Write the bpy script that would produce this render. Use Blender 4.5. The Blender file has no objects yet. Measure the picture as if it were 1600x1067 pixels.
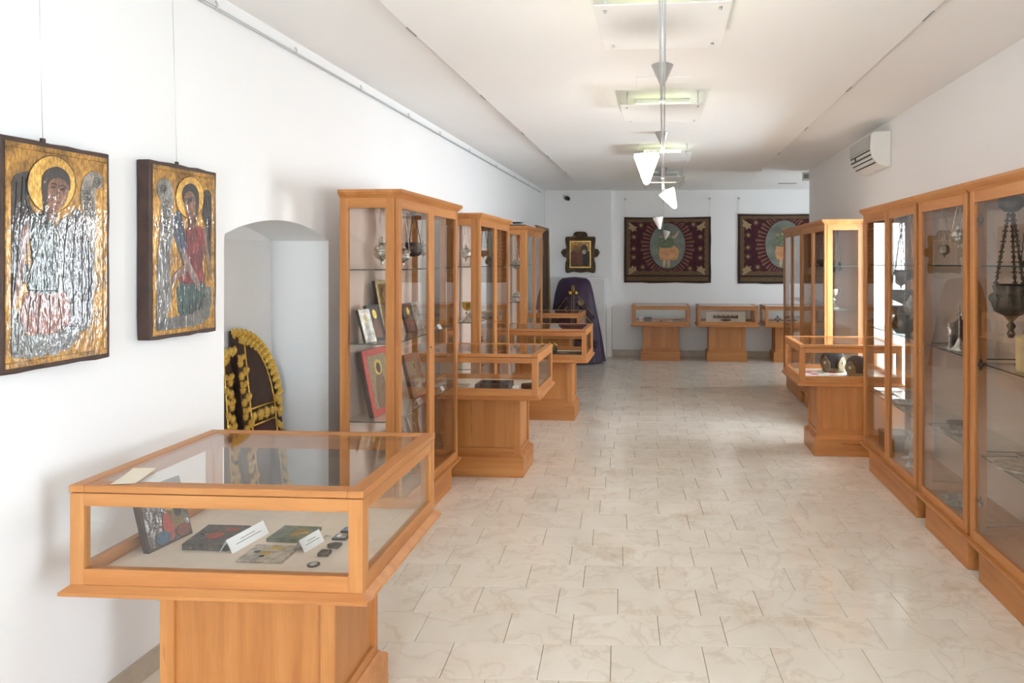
import bpy, bmesh, math, random
from mathutils import Vector, Matrix

random.seed(7)
S = bpy.context.scene
C = S.collection
PI = math.pi

# ------------------------------------------------------------------ camera
cam_data = bpy.data.cameras.new('camera')
cam = bpy.data.objects.new('camera', cam_data)
C.objects.link(cam)
cam.location = (0, 0, 1.65)
cam.rotation_euler = (PI / 2, 0, math.atan(100 / 1100))
cam_data.sensor_width = 36
cam_data.lens = 1100 / 1600 * 36
cam_data.shift_x = (800 - 935) / 1600
cam_data.shift_y = (408 - 533.5) / 1600
cam_data.clip_start = 0.02
S.camera = cam

# ------------------------------------------------------------------ world and exposure
S.view_settings.view_transform = 'Standard'
S.view_settings.look = 'None'
S.view_settings.gamma = 1
S.view_settings.use_curve_mapping = False
S.view_settings.exposure = 0.28
W = bpy.data.worlds.new('daylight')
S.world = W
W.use_nodes = True
bg = W.node_tree.nodes['Background']
bg.inputs[0].default_value = (0.83, 0.92, 1.0, 1)
bg.inputs[1].default_value = 36.0
S.cycles.max_bounces = 10
S.cycles.diffuse_bounces = 6
S.cycles.glossy_bounces = 5
S.cycles.transmission_bounces = 6
S.cycles.transparent_max_bounces = 48
S.cycles.caustics_reflective = False
S.cycles.caustics_refractive = False
S.cycles.sample_clamp_indirect = 6.0


def portal(name, loc, rot, sx, sy):
    l = bpy.data.lights.new(name, 'AREA')
    l.shape = 'RECTANGLE'
    l.size, l.size_y = sx, sy
    l.cycles.is_portal = True
    o = bpy.data.objects.new(name, l)
    o.location = loc
    o.rotation_euler = rot
    C.objects.link(o)


# room dimensions
XL, XR, YB, YF = -2.047, 1.98, -2.6, 12.3
ZC, ZP = 2.88, 2.83
RW_END = 9.75            # the right wall stops here, the room widens
XA = 4.4                 # far right wall of the wider part
WT = 0.33                # outer wall thickness
WIN = [(-0.75, 0.2, 0.5, 2.2), (5.9, 7.05, 0.45, 2.10)]      # windows of the right wall (y0, y1, z0, z1)
BACK = (-0.6, 0.55, 0.95, 2.3)                                   # window behind the camera (x0, x1, z0, z1)
FARWIN = (10.35, 10.95, 1.0, 2.0)                                 # window of the wider far part (y0, y1, z0, z1)
portal('window_daylight', (XA + 0.18, (FARWIN[0] + FARWIN[1]) / 2, (FARWIN[2] + FARWIN[3]) / 2), (0, PI / 2, 0), FARWIN[3] - FARWIN[2], FARWIN[1] - FARWIN[0])
for (a, b, z0, z1) in WIN:
    portal('window_daylight', (XR + WT - 0.02, (a + b) / 2, (z0 + z1) / 2), (0, PI / 2, 0), z1 - z0, b - a)
portal('window_daylight', ((BACK[0] + BACK[1]) / 2, YB - 0.28, (BACK[2] + BACK[3]) / 2), (PI / 2, 0, PI), BACK[1] - BACK[0], BACK[3] - BACK[2])


# ------------------------------------------------------------------ materials
def srgb(r, g, b):
    f = lambda v: (v / 255 / 12.92) if v / 255 <= 0.04045 else ((v / 255 + 0.055) / 1.055) ** 2.4
    return (f(r), f(g), f(b), 1)


def new_mat(name):
    m = bpy.data.materials.new(name)
    m.use_nodes = True
    nt = m.node_tree
    return m, nt, nt.nodes['Principled BSDF'], nt.nodes, nt.links


def plain(name, col, rough=0.5, metal=0.0, var=0.08, scale=12.0, bump=0.0, bscale=60.0, stretch=(1, 1, 1), coat=0.0, spec=0.5):
    m, nt, p, N, L = new_mat(name)
    tc = N.new('ShaderNodeTexCoord')
    mp = N.new('ShaderNodeMapping')
    mp.inputs['Scale'].default_value = stretch
    L.new(tc.outputs['Object'], mp.inputs['Vector'])
    n = N.new('ShaderNodeTexNoise')
    n.inputs['Scale'].default_value = scale
    n.inputs['Detail'].default_value = 5
    L.new(mp.outputs[0], n.inputs['Vector'])
    r = N.new('ShaderNodeValToRGB')
    r.color_ramp.elements[0].position = 0.3
    r.color_ramp.elements[1].position = 0.7
    r.color_ramp.elements[0].color = tuple(c * (1 - var) for c in col[:3]) + (1,)
    r.color_ramp.elements[1].color = tuple(min(1, c * (1 + var)) for c in col[:3]) + (1,)
    L.new(n.outputs['Fac'], r.inputs['Fac'])
    L.new(r.outputs['Color'], p.inputs['Base Color'])
    p.inputs['Roughness'].default_value = rough
    p.inputs['Metallic'].default_value = metal
    p.inputs['Specular IOR Level'].default_value = spec
    p.inputs['Coat Weight'].default_value = coat
    p.inputs['Coat Roughness'].default_value = 0.05
    if bump:
        n2 = N.new('ShaderNodeTexNoise')
        n2.inputs['Scale'].default_value = bscale
        n2.inputs['Detail'].default_value = 4
        L.new(mp.outputs[0], n2.inputs['Vector'])
        b = N.new('ShaderNodeBump')
        b.inputs['Strength'].default_value = bump
        b.inputs['Distance'].default_value = 0.01
        L.new(n2.outputs['Fac'], b.inputs['Height'])
        L.new(b.outputs[0], p.inputs['Normal'])
        if coat:
            L.new(b.outputs[0], p.inputs['Coat Normal'])
    return m


def wood_mat(axis, name, c1, c2, c3):
    """honey beech with grain that runs along one axis"""
    m, nt, p, N, L = new_mat(name)
    tc = N.new('ShaderNodeTexCoord')
    oi = N.new('ShaderNodeObjectInfo')
    add = N.new('ShaderNodeVectorMath')
    add.operation = 'ADD'
    mul = N.new('ShaderNodeVectorMath')
    mul.operation = 'SCALE'
    mul.inputs[0].default_value = (7.3, 3.1, 5.7)
    L.new(oi.outputs['Random'], mul.inputs['Scale'])
    L.new(tc.outputs['Object'], add.inputs[0])
    L.new(mul.outputs[0], add.inputs[1])
    mp = N.new('ShaderNodeMapping')
    sc = [1.0, 1.0, 1.0]
    sc['xyz'.index(axis)] = 0.07
    mp.inputs['Scale'].default_value = sc
    L.new(add.outputs[0], mp.inputs['Vector'])
    n = N.new('ShaderNodeTexNoise')
    n.inputs['Scale'].default_value = 14
    n.inputs['Detail'].default_value = 4
    n.inputs['Distortion'].default_value = 0.4
    L.new(mp.outputs[0], n.inputs['Vector'])
    r = N.new('ShaderNodeValToRGB')
    e = r.color_ramp.elements
    e[0].position, e[1].position = 0.28, 0.72
    e[0].color, e[1].color = c1, c3
    k = r.color_ramp.elements.new(0.5)
    k.color = c2
    L.new(n.outputs['Fac'], r.inputs['Fac'])
    n2 = N.new('ShaderNodeTexNoise')
    n2.inputs['Scale'].default_value = 170
    n2.inputs['Detail'].default_value = 2
    L.new(mp.outputs[0], n2.inputs['Vector'])
    mx = N.new('ShaderNodeMixRGB')
    mx.blend_type = 'MULTIPLY'
    mx.inputs['Fac'].default_value = 0.22
    L.new(r.outputs[0], mx.inputs[1])
    L.new(n2.outputs['Fac'], mx.inputs[2])
    n4 = N.new('ShaderNodeTexNoise')
    n4.inputs['Scale'].default_value = 26
    n4.inputs['Detail'].default_value = 3
    L.new(mp.outputs[0], n4.inputs['Vector'])
    r4 = N.new('ShaderNodeValToRGB')
    r4.color_ramp.elements[0].position, r4.color_ramp.elements[0].color = 0.70, (1, 1, 1, 1)
    r4.color_ramp.elements[1].position, r4.color_ramp.elements[1].color = 0.76, (0.45, 0.36, 0.3, 1)
    L.new(n4.outputs['Fac'], r4.inputs['Fac'])
    mx4 = N.new('ShaderNodeMixRGB')
    mx4.blend_type = 'MULTIPLY'
    mx4.inputs[0].default_value = 0.8
    L.new(mx.outputs[0], mx4.inputs[1])
    L.new(r4.outputs[0], mx4.inputs[2])
    mx = mx4
    hs = N.new('ShaderNodeHueSaturation')
    mr = N.new('ShaderNodeMapRange')
    mr.inputs['To Min'].default_value = 0.94
    mr.inputs['To Max'].default_value = 1.1
    L.new(oi.outputs['Random'], mr.inputs['Value'])
    L.new(mr.outputs[0], hs.inputs['Value'])
    L.new(mx.outputs[0], hs.inputs['Color'])
    L.new(hs.outputs[0], p.inputs['Base Color'])
    p.inputs['Roughness'].default_value = 0.38
    p.inputs['Specular IOR Level'].default_value = 0.4
    return m


WC = (srgb(170, 107, 57), srgb(186, 124, 69), srgb(199, 139, 83))
WOOD = {a: wood_mat(a, 'beech_wood_' + a, *WC) for a in 'xyz'}
M = {}
M['wall'] = plain('white_plaster', (0.87, 0.87, 0.87, 1), 0.9, var=0.012, scale=1.3, bump=0.08, bscale=8)
M['ceiling'] = plain('ceiling_paint', (0.92, 0.915, 0.905, 1), 0.9, var=0.012, scale=1.0)
M['white_board'] = plain('white_board', (0.82, 0.82, 0.81, 1), 0.7, var=0.01)
M['skirting'] = plain('stone_skirting', srgb(188, 176, 160), 0.4, var=0.12, scale=9)
M['grout'] = plain('dark_grout', srgb(92, 80, 66), 0.9, var=0.2)
M['silver'] = plain('tarnished_silver', srgb(205, 200, 190), 0.34, 1.0, var=0.45, scale=35, bump=0.35, bscale=90)
M['dull_silver'] = plain('dull_silver', srgb(160, 155, 146), 0.42, 1.0, var=0.5, scale=30, bump=0.4, bscale=80)
M['red_lacquer'] = plain('red_lacquer', srgb(186, 58, 34), 0.5, var=0.2, scale=30)
M['pewter'] = plain('dark_pewter', srgb(94, 88, 80), 0.45, 0.9, var=0.4, scale=30, bump=0.4, bscale=70)
M['gilt'] = plain('gilt_silver', srgb(214, 178, 96), 0.3, 1.0, var=0.25, scale=30, bump=0.2)
M['goldleaf'] = plain('carved_gold_leaf', srgb(255, 204, 112), 0.2, 1.0, var=0.3, scale=60, bump=0.5, bscale=140)
M['darkwood'] = plain('dark_walnut', srgb(58, 38, 30), 0.5, var=0.3, scale=18, bump=0.1)
M['brownvelvet'] = plain('brown_panel', srgb(74, 46, 38), 0.6, var=0.25, scale=25)
M['paper'] = plain('white_paper', srgb(240, 240, 238), 0.8, var=0.01)
M['ink'] = plain('grey_ink', srgb(90, 90, 95), 0.8, var=0.02)
M['black'] = plain('black_plastic', srgb(24, 24, 25), 0.4, var=0.1)
M['white_plastic'] = plain('white_plastic', srgb(228, 228, 224), 0.35, var=0.01)
M['grey_plastic'] = plain('grey_plastic', srgb(150, 151, 150), 0.5, var=0.03)
M['alu'] = plain('aluminium', srgb(205, 207, 210), 0.35, 0.9, var=0.03)
M['chrome'] = plain('chrome', srgb(200, 200, 203), 0.15, 1.0, var=0.03)
M['greycone'] = plain('grey_satin_metal', srgb(176, 175, 174), 0.4, 0.3, var=0.03)
M['deck'] = plain('beige_deck_cloth', srgb(226, 208, 188), 0.9, var=0.03, scale=30, bump=0.05, bscale=300)
M['backcloth'] = plain('pale_pink_back_panel', srgb(222, 196, 180), 0.8, var=0.05, scale=2.2, stretch=(1, 1.6, 0.25))
M['purple'] = plain('purple_silk', srgb(62, 42, 68), 0.5, var=0.25, scale=8)
M['purpledark'] = plain('dark_purple_brocade', srgb(48, 26, 44), 0.6, var=0.4, scale=40)
M['braid'] = plain('gold_braid', srgb(150, 128, 92), 0.6, 0.2, var=0.3, scale=60)
M['tap_ground'] = plain('maroon_velvet', srgb(62, 20, 28), 0.9, var=0.3, scale=14)
M['tap_border'] = plain('brown_gold_border', srgb(96, 74, 52), 0.9, var=0.3, scale=50)
M['tap_edge'] = plain('dark_brown_edge', srgb(48, 34, 26), 0.9, var=0.2)
M['tap_ray'] = plain('faded_gold_ray', srgb(112, 76, 62), 0.9, var=0.25, scale=40)
M['tap_gold'] = plain('tarnished_gold_thread', srgb(150, 128, 92), 0.75, var=0.35, scale=60)
M['tap_sky'] = plain('grey_green_medallion', srgb(112, 116, 106), 0.9, var=0.3, scale=5)
M['tap_skin'] = plain('pale_skin_thread', srgb(186, 158, 128), 0.9, var=0.2)
M['tap_peach'] = plain('peach_tunic', srgb(188, 138, 96), 0.9, var=0.25, scale=12)
M['tap_armour'] = plain('sage_green_armour', srgb(104, 112, 88), 0.9, var=0.4, scale=30)
M['lamp_on'] = None


def glass_mat(name, tint, f_scale=1.0, rough=0.0):
    m, nt, p, N, L = new_mat(name)
    N.remove(p)
    out = N['Material Output']
    tr = N.new('ShaderNodeBsdfTransparent')
    tr.inputs[0].default_value = tint
    gl = N.new('ShaderNodeBsdfGlossy')
    gl.inputs['Roughness'].default_value = rough
    gl.inputs['Color'].default_value = (1, 1, 1, 1)
    fr = N.new('ShaderNodeFresnel')
    geo = N.new('ShaderNodeNewGeometry')
    ior = N.new('ShaderNodeMapRange')          # same reflectance on both faces of the thin pane
    ior.inputs['To Min'].default_value = 1.45
    ior.inputs['To Max'].default_value = 1 / 1.45
    L.new(geo.outputs['Backfacing'], ior.inputs['Value'])
    L.new(ior.outputs[0], fr.inputs['IOR'])
    ml = N.new('ShaderNodeMath')
    ml.operation = 'MULTIPLY'
    ml.inputs[1].default_value = f_scale
    ml.use_clamp = True
    L.new(fr.outputs[0], ml.inputs[0])
    mx = N.new('ShaderNodeMixShader')
    L.new(ml.outputs[0], mx.inputs[0])
    L.new(tr.outputs[0], mx.inputs[1])
    L.new(gl.outputs[0], mx.inputs[2])
    L.new(mx.outputs[0], out.inputs['Surface'])
    return m


M['glass'] = glass_mat('clear_pane_glass', (0.975, 0.98, 0.978, 1), 1.0)
M['shelfglass'] = glass_mat('glass_shelf', (0.90, 0.94, 0.93, 1), 1.0)
M['shelfedge'] = plain('green_glass_edge', srgb(52, 74, 70), 0.15, var=0.1)


def emit_mat(name, col, strength):
    m, nt, p, N, L = new_mat(name)
    p.inputs['Base Color'].default_value = col
    p.inputs['Emission Color'].default_value = col
    p.inputs['Emission Strength'].default_value = strength
    return m


M['lamp_on'] = emit_mat('lit_lamp_glass', (1.0, 0.86, 0.62, 1), 9.0)
M['lamp_off'] = plain('frosted_lamp_glass', srgb(226, 224, 220), 0.35, var=0.02)
M['tube_on'] = emit_mat('lit_fluorescent_tube', (0.93, 0.98, 0.55, 1), 5.0)
PAINT = {}


def tempera(name, col, metal=0.0, rough=0.4, coat=1.0, patina=0.38):
    m, nt, p, N, L = new_mat(name)
    tc = N.new('ShaderNodeTexCoord')
    mp = N.new('ShaderNodeMapping')
    mp.inputs['Scale'].default_value = (1, 1, 0.42)
    L.new(tc.outputs['Object'], mp.inputs['Vector'])

    def noise(scale, detail, vec, lo, hi, a, b):
        n = N.new('ShaderNodeTexNoise')
        n.inputs['Scale'].default_value = scale
        n.inputs['Detail'].default_value = detail
        L.new(vec, n.inputs['Vector'])
        r = N.new('ShaderNodeValToRGB')
        r.color_ramp.elements[0].position, r.color_ramp.elements[1].position = lo, hi
        r.color_ramp.elements[0].color, r.color_ramp.elements[1].color = a, b
        L.new(n.outputs['Fac'], r.inputs['Fac'])
        return n, r
    c = col[:3]
    n1, r1 = noise(130, 4, mp.outputs[0], 0.35, 0.65, tuple(0.55 * q for q in c) + (1,), tuple(min(1, 1.3 * q) for q in c) + (1,))
    n2, r2 = noise(14, 6, tc.outputs['Object'], 0.38, 0.62, (patina, patina * 0.95, patina * 0.9, 1), (1, 1, 1, 1))
    mx = N.new('ShaderNodeMixRGB')
    mx.blend_type = 'MULTIPLY'
    mx.inputs[0].default_value = 0.8
    L.new(r1.outputs[0], mx.inputs[1])
    L.new(r2.outputs[0], mx.inputs[2])
    L.new(mx.outputs[0], p.inputs['Base Color'])
    p.inputs['Roughness'].default_value = rough
    p.inputs['Metallic'].default_value = metal
    p.inputs['Coat Weight'].default_value = coat
    p.inputs['Coat Roughness'].default_value = 0.03
    nb = N.new('ShaderNodeTexNoise')
    nb.inputs['Scale'].default_value = 60
    nb.inputs['Detail'].default_value = 2
    L.new(mp.outputs[0], nb.inputs['Vector'])
    b = N.new('ShaderNodeBump')
    b.inputs['Strength'].default_value = 0.19
    b.inputs['Distance'].default_value = 0.01
    L.new(nb.outputs['Fac'], b.inputs['Height'])
    L.new(b.outputs[0], p.inputs['Normal'])
    L.new(b.outputs[0], p.inputs['Coat Normal'])
    return m


def paint(r, g, b):
    """old varnished egg tempera with craquelure"""
    k = (r, g, b)
    if k not in PAINT:
        PAINT[k] = tempera('tempera_%d_%d_%d' % k, tuple(0.55 * c ** 1.1 for c in srgb(r, g, b)[:3]))
    return PAINT[k]


def flat(r, g, b):
    """matt aged paint"""
    k = ('flat', r, g, b)
    if k not in PAINT:
        PAINT[k] = plain('aged_paint_%d_%d_%d' % (r, g, b), srgb(r, g, b), 0.55, var=0.35, scale=45, bump=0.2, bscale=80)
    return PAINT[k]


def goldpaint():
    if 'g' not in PAINT:
        PAINT['g'] = tempera('burnished_gold_ground', srgb(176, 130, 60), 0.4, 0.36, 0.7, 0.3)
    return PAINT['g']


def halopaint():
    if 'h' not in PAINT:
        PAINT['h'] = tempera('bright_gold_halo', srgb(214, 168, 84), 0.4, 0.36, 0.6, 0.6)
    return PAINT['h']


# marble tile material, each tile with its own tone and veins
def tile_mat():
    m, nt, p, N, L = new_mat('cream_marble_tile')
    geo = N.new('ShaderNodeNewGeometry')
    oi = N.new('ShaderNodeObjectInfo')
    off = N.new('ShaderNodeVectorMath')
    off.operation = 'SCALE'
    off.inputs[0].default_value = (13, 29, 7)
    L.new(oi.outputs['Random'], off.inputs['Scale'])
    add = N.new('ShaderNodeVectorMath')
    L.new(geo.outputs['Position'], add.inputs[0])
    L.new(off.outputs[0], add.inputs[1])
    n = N.new('ShaderNodeTexNoise')
    n.inputs['Scale'].default_value = 5.0
    n.inputs['Detail'].default_value = 4
    n.inputs['Roughness'].default_value = 0.5
    n.inputs['Distortion'].default_value = 0.2
    L.new(add.outputs[0], n.inputs['Vector'])
    r = N.new('ShaderNodeValToRGB')
    e = r.color_ramp.elements
    e[0].position, e[1].position = 0.2, 0.7
    e[0].color, e[1].color = srgb(228, 217, 201), srgb(238, 231, 219)
    L.new(n.outputs['Fac'], r.inputs['Fac'])
    # veins
    n2 = N.new('ShaderNodeTexNoise')
    n2.inputs['Scale'].default_value = 4.5
    n2.inputs['Detail'].default_value = 10
    n2.inputs['Distortion'].default_value = 0.7
    L.new(add.outputs[0], n2.inputs['Vector'])
    r2 = N.new('ShaderNodeValToRGB')
    q = r2.color_ramp.elements
    q[0].position, q[0].color = 0.47, (1, 1, 1, 1)
    q[1].position, q[1].color = 0.53, (1, 1, 1, 1)
    v = r2.color_ramp.elements.new(0.5)
    v.color = srgb(196, 178, 156)
    L.new(n2.outputs['Fac'], r2.inputs['Fac'])
    mx = N.new('ShaderNodeMixRGB')
    mx.blend_type = 'MULTIPLY'
    mx.inputs[0].default_value = 0.22
    L.new(r.outputs[0], mx.inputs[1])
    L.new(r2.outputs[0], mx.inputs[2])
    # old brown stains, in world space
    n3 = N.new('ShaderNodeTexNoise')
    n3.inputs['Scale'].default_value = 1.7
    n3.inputs['Detail'].default_value = 9
    n3.inputs['Roughness'].default_value = 0.65
    L.new(geo.outputs['Position'], n3.inputs['Vector'])
    r3 = N.new('ShaderNodeValToRGB')
    r3.color_ramp.elements[0].position, r3.color_ramp.elements[0].color = 0.58, (0, 0, 0, 1)
    r3.color_ramp.elements[1].position, r3.color_ramp.elements[1].color = 0.75, (0.8, 0.8, 0.8, 1)
    L.new(n3.outputs['Fac'], r3.inputs['Fac'])
    mx2 = N.new('ShaderNodeMixRGB')
    mx2.inputs[2].default_value = srgb(190, 165, 128)
    L.new(r3.outputs[0], mx2.inputs[0])
    L.new(mx.outputs[0], mx2.inputs[1])
    hs = N.new('ShaderNodeHueSaturation')
    mr = N.new('ShaderNodeMapRange')
    mr.inputs['To Min'].default_value = 0.965
    mr.inputs['To Max'].default_value = 1.03
    L.new(oi.outputs['Random'], mr.inputs['Value'])
    L.new(mr.outputs[0], hs.inputs['Value'])
    L.new(mx2.outputs[0], hs.inputs['Color'])
    L.new(hs.outputs[0], p.inputs['Base Color'])
    rr = N.new('ShaderNodeMapRange')
    rr.inputs['To Min'].default_value = 0.06
    rr.inputs['To Max'].default_value = 0.2
    L.new(n.outputs['Fac'], rr.inputs['Value'])
    L.new(rr.outputs[0], p.inputs['Roughness'])
    p.inputs['Specular IOR Level'].default_value = 0.5
    return m


M['tile'] = tile_mat()


# ------------------------------------------------------------------ builders
def link(name, me, mat, parent=None, loc=None, rot=None, bevel=0.0, smooth=False):
    o = bpy.data.objects.new(name, me)
    C.objects.link(o)
    if mat is not None and not me.materials:
        me.materials.append(mat)
    if parent is not None:
        o.parent = parent
    if loc is not None:
        o.location = loc
    if rot is not None:
        o.rotation_euler = rot
    if bevel:
        b = o.modifiers.new('bevel', 'BEVEL')
        b.width = bevel
        b.segments = 2
        b.limit_method = 'ANGLE'
    if smooth:
        for f in me.polygons:
            f.use_smooth = True
    return o


def mesh(name, verts, faces):
    me = bpy.data.meshes.new(name)
    me.from_pydata([tuple(v) for v in verts], [], faces)
    me.update()
    return me


BF = [(0, 3, 2, 1), (4, 5, 6, 7), (0, 1, 5, 4), (1, 2, 6, 5), (2, 3, 7, 6), (3, 0, 4, 7)]


def boxes_mesh(name, bl):
    v, f = [], []
    for (a, b) in bl:
        k = len(v)
        x0, x1 = sorted((a[0], b[0]))
        y0, y1 = sorted((a[1], b[1]))
        z0, z1 = sorted((a[2], b[2]))
        v += [(x0, y0, z0), (x1, y0, z0), (x1, y1, z0), (x0, y1, z0), (x0, y0, z1), (x1, y0, z1), (x1, y1, z1), (x0, y1, z1)]
        f += [tuple(i + k for i in q) for q in BF]
    return mesh(name, v, f)


def box(name, a, b, mat, parent=None, bevel=0.0015, **k):
    return link(name, boxes_mesh(name, [(a, b)]), mat, parent, bevel=bevel, **k)


def boxes(name, bl, mat, parent=None, bevel=0.0015, **k):
    return link(name, boxes_mesh(name, bl), mat, parent, bevel=bevel, **k)


def lathe_mesh(name, prof, seg=24, lobes=0, lobe_amp=0.0):
    v, f = [], []
    for (r, z) in prof:
        for i in range(seg):
            a = 2 * PI * i / seg
            q = r * (1 + lobe_amp * math.cos(lobes * a)) if lobes else r
            v.append((q * math.cos(a), q * math.sin(a), z))
    n = len(prof)
    for j in range(n - 1):
        for i in range(seg):
            i2 = (i + 1) % seg
            f.append((j * seg + i, j * seg + i2, (j + 1) * seg + i2, (j + 1) * seg + i))
    f.append(tuple(range(seg))[::-1])
    f.append(tuple((n - 1) * seg + i for i in range(seg)))
    return mesh(name, v, f)


def lathe(name, prof, mat, parent=None, seg=24, loc=None, rot=None, lobes=0, lobe_amp=0.0):
    return link(name, lathe_mesh(name, prof, seg, lobes, lobe_amp), mat, parent, loc=loc, rot=rot, smooth=True)


def tube_mesh(name, paths, r, seg=6):
    v, f = [], []
    for pts in paths:
        P = [Vector(p) for p in pts]
        base = len(v)
        for i, p in enumerate(P):
            t = (P[min(i + 1, len(P) - 1)] - P[max(i - 1, 0)]).normalized()
            u = t.cross(Vector((0, 0, 1)) if abs(t.z) < 0.9 else Vector((1, 0, 0))).normalized()
            w = t.cross(u)
            for k in range(seg):
                a = 2 * PI * k / seg
                v.append(p + (u * math.cos(a) + w * math.sin(a)) * r)
        for i in range(len(P) - 1):
            for k in range(seg):
                k2 = (k + 1) % seg
                f.append((base + i * seg + k, base + i * seg + k2, base + (i + 1) * seg + k2, base + (i + 1) * seg + k))
        f.append(tuple(base + k for k in range(seg))[::-1])
        f.append(tuple(base + (len(P) - 1) * seg + k for k in range(seg)))
    return mesh(name, v, f)


def tube(name, pts, r, mat, parent=None, seg=6, **k):
    return link(name, tube_mesh(name, [pts], r, seg), mat, parent, smooth=True, **k)


def tubes(name, paths, r, mat, parent=None, seg=6, **k):
    return link(name, tube_mesh(name, paths, r, seg), mat, parent, smooth=True, **k)


def smooth_loop(pts, n=3):
    out = []
    m = len(pts)
    for i in range(m):
        p0, p1, p2, p3 = (Vector(pts[(i + k - 1) % m]).to_2d() for k in range(4))
        for j in range(n):
            t = j / n
            q = 0.5 * ((2 * p1) + (p2 - p0) * t + (2 * p0 - 5 * p1 + 4 * p2 - p3) * t * t + (3 * p1 - p0 - 3 * p2 + p3) * t ** 3)
            out.append((q.x, q.y))
    return out


def plate_mesh(name, outline, d0, d1, plane='yz', shrink=0.0):
    """a flat shape with real thickness: outline in the plane, from depth d0 to d1"""
    area = sum(outline[i][0] * outline[(i + 1) % len(outline)][1] - outline[(i + 1) % len(outline)][0] * outline[i][1] for i in range(len(outline)))
    if area < 0:
        outline = outline[::-1]
    n = len(outline)

    def put(p, d):
        if plane == 'yz':
            return (d, p[0], p[1])
        if plane == 'xz':
            return (p[0], -d, p[1])
        return (p[0], p[1], d)
    v = [put(p, d0) for p in outline] + [put(p, d1) for p in outline]
    f = [tuple(range(n))[::-1], tuple(range(n, 2 * n))]
    for i in range(n):
        j = (i + 1) % n
        f.append((i, j, j + n, i + n))
    return mesh(name, v, f)


def plate(name, outline, d0, d1, mat, parent=None, plane='yz', **k):
    return link(name, plate_mesh(name, outline, d0, d1, plane), mat, parent, **k)


def thing(name, label, cat, loc=(0, 0, 0), rz=0.0, group=None, rot=None):
    o = bpy.data.objects.new(name, None)
    o.empty_display_size = 0.1
    C.objects.link(o)
    o.location = loc
    o.rotation_euler = rot if rot else (0, 0, rz)
    tag(o, label, cat, group)
    return o


def tag(o, label, cat, group=None, kind=None):
    if label:
        o['label'] = label
    if cat:
        o['category'] = cat
    if group:
        o['group'] = group
    if kind:
        o['kind'] = kind
    return o


def struct(o):
    o['kind'] = 'structure'
    return o


def ellipse(cx, cy, rx, ry, n=20):
    return [(cx + rx * math.cos(2 * PI * i / n), cy + ry * math.sin(2 * PI * i / n)) for i in range(n)]


def rect(x0, y0, x1, y1):
    return [(x0, y0), (x1, y0), (x1, y1), (x0, y1)]


def copy_tree(o, parent=None):
    c = o.copy()
    C.objects.link(c)
    c.parent = parent
    for ch in [q for q in bpy.data.objects if q.parent == o]:
        copy_tree(ch, c)
    return c


# ------------------------------------------------------------------ the room
# left wall, with the arched niche cut out of it
NY0, NY1, NZ = 3.128, 4.165, 1.775
arch = []
for i in range(17):
    t = i / 16
    arch.append((NY1 + (NY0 - NY1) * t, NZ + 0.095 * math.sin(PI * t) ** 0.8))
outline = [(YB, -0.05), (YB, ZC + 0.05), (YF + 0.1, ZC + 0.05), (YF + 0.1, -0.05), (NY1, -0.05)] + arch + [(NY0, -0.05)]
wl = plate('wall_left', outline, XL - 0.37, XL, M['wall'], None, 'yz')
struct(wl)
struct(box('wall_niche_back', (XL - 0.47, NY0 - 0.3, -0.05), (XL - 0.37, NY1 + 0.3, 2.2), M['wall'], bevel=0))
box('niche_board', (XL - 0.37, NY0 + 0.01, 0), (XL - 0.355, NY1 - 0.02, NZ - 0.005), M['white_board'], wl, bevel=0.002)

# right wall, with its window openings
segs = []
ycur = YB
for (a, b, z0, z1) in WIN:
    segs.append(((XR, ycur, -0.05), (XR + WT, a, ZC + 0.05)))
    segs.append(((XR, a, -0.05), (XR + WT, b, z0)))
    segs.append(((XR, a, z1), (XR + WT, b, ZC + 0.05)))
    ycur = b
segs.append(((XR, ycur, -0.05), (XR + WT, RW_END, ZC + 0.05)))
struct(boxes('wall_right', segs, M['wall'], bevel=0))
struct(boxes('wall_right_far', [((XR + WT, RW_END - 0.2, -0.05), (XA, RW_END, ZC + 0.05)), ((XA, RW_END - 0.2, -0.05), (XA + 0.2, FARWIN[0], ZC + 0.05)), ((XA, FARWIN[1], -0.05), (XA + 0.2, YF + 0.1, ZC + 0.05)), ((XA, FARWIN[0], -0.05), (XA + 0.2, FARWIN[1], FARWIN[2])), ((XA, FARWIN[0], FARWIN[3]), (XA + 0.2, FARWIN[1], ZC + 0.05))], M['wall'], bevel=0))
struct(box('wall_far', (XL - 0.4, YF, -0.05), (XA + 0.2, YF + 0.2, ZC + 0.05), M['wall'], bevel=0))
struct(box('wall_pilaster', (XL, 12.1, -0.02), (-0.87, YF, ZC), M['wall'], bevel=0.01))
struct(box('wall_pilaster_base', (XL, 11.78, -0.02), (-0.955, 12.1, 1.38), M['wall'], bevel=0.012))
b0, b1, bz0, bz1 = BACK
struct(boxes('wall_back', [((XL - 0.37, YB - 0.3, -0.05), (b0, YB, ZC + 0.05)), ((b1, YB - 0.3, -0.05), (XR + WT, YB, ZC + 0.05)),
                           ((b0, YB - 0.3, -0.05), (b1, YB, bz0)), ((b0, YB - 0.3, bz1), (b1, YB, ZC + 0.05))], M['wall'], bevel=0))
# ceiling with the lower middle panel
ce = struct(box('ceiling', (XL - 0.4, YB - 0.3, ZC), (XA + 0.2, YF + 0.2, ZC + 0.15), M['ceiling'], bevel=0))
cp = box('ceiling_panel', (-1.285, YB + 0.4, ZP), (1.275, 10.4, ZC), M['ceiling'], ce, bevel=0.004)
for x in (-1.285, 1.275):
    for y in (3.45, 4.9, 6.35, 7.8, 9.25):
        box('edge_slot', (x - 0.004, y, ZP - 0.003), (x + 0.004, y + 0.14, ZP + 0.001), M['grey_plastic'], ce, bevel=0)
box('ceiling_hatch', (-0.17, 4.52, ZP - 0.006), (0.17, 4.84, ZP), M['ceiling'], ce, bevel=0.002)
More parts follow.
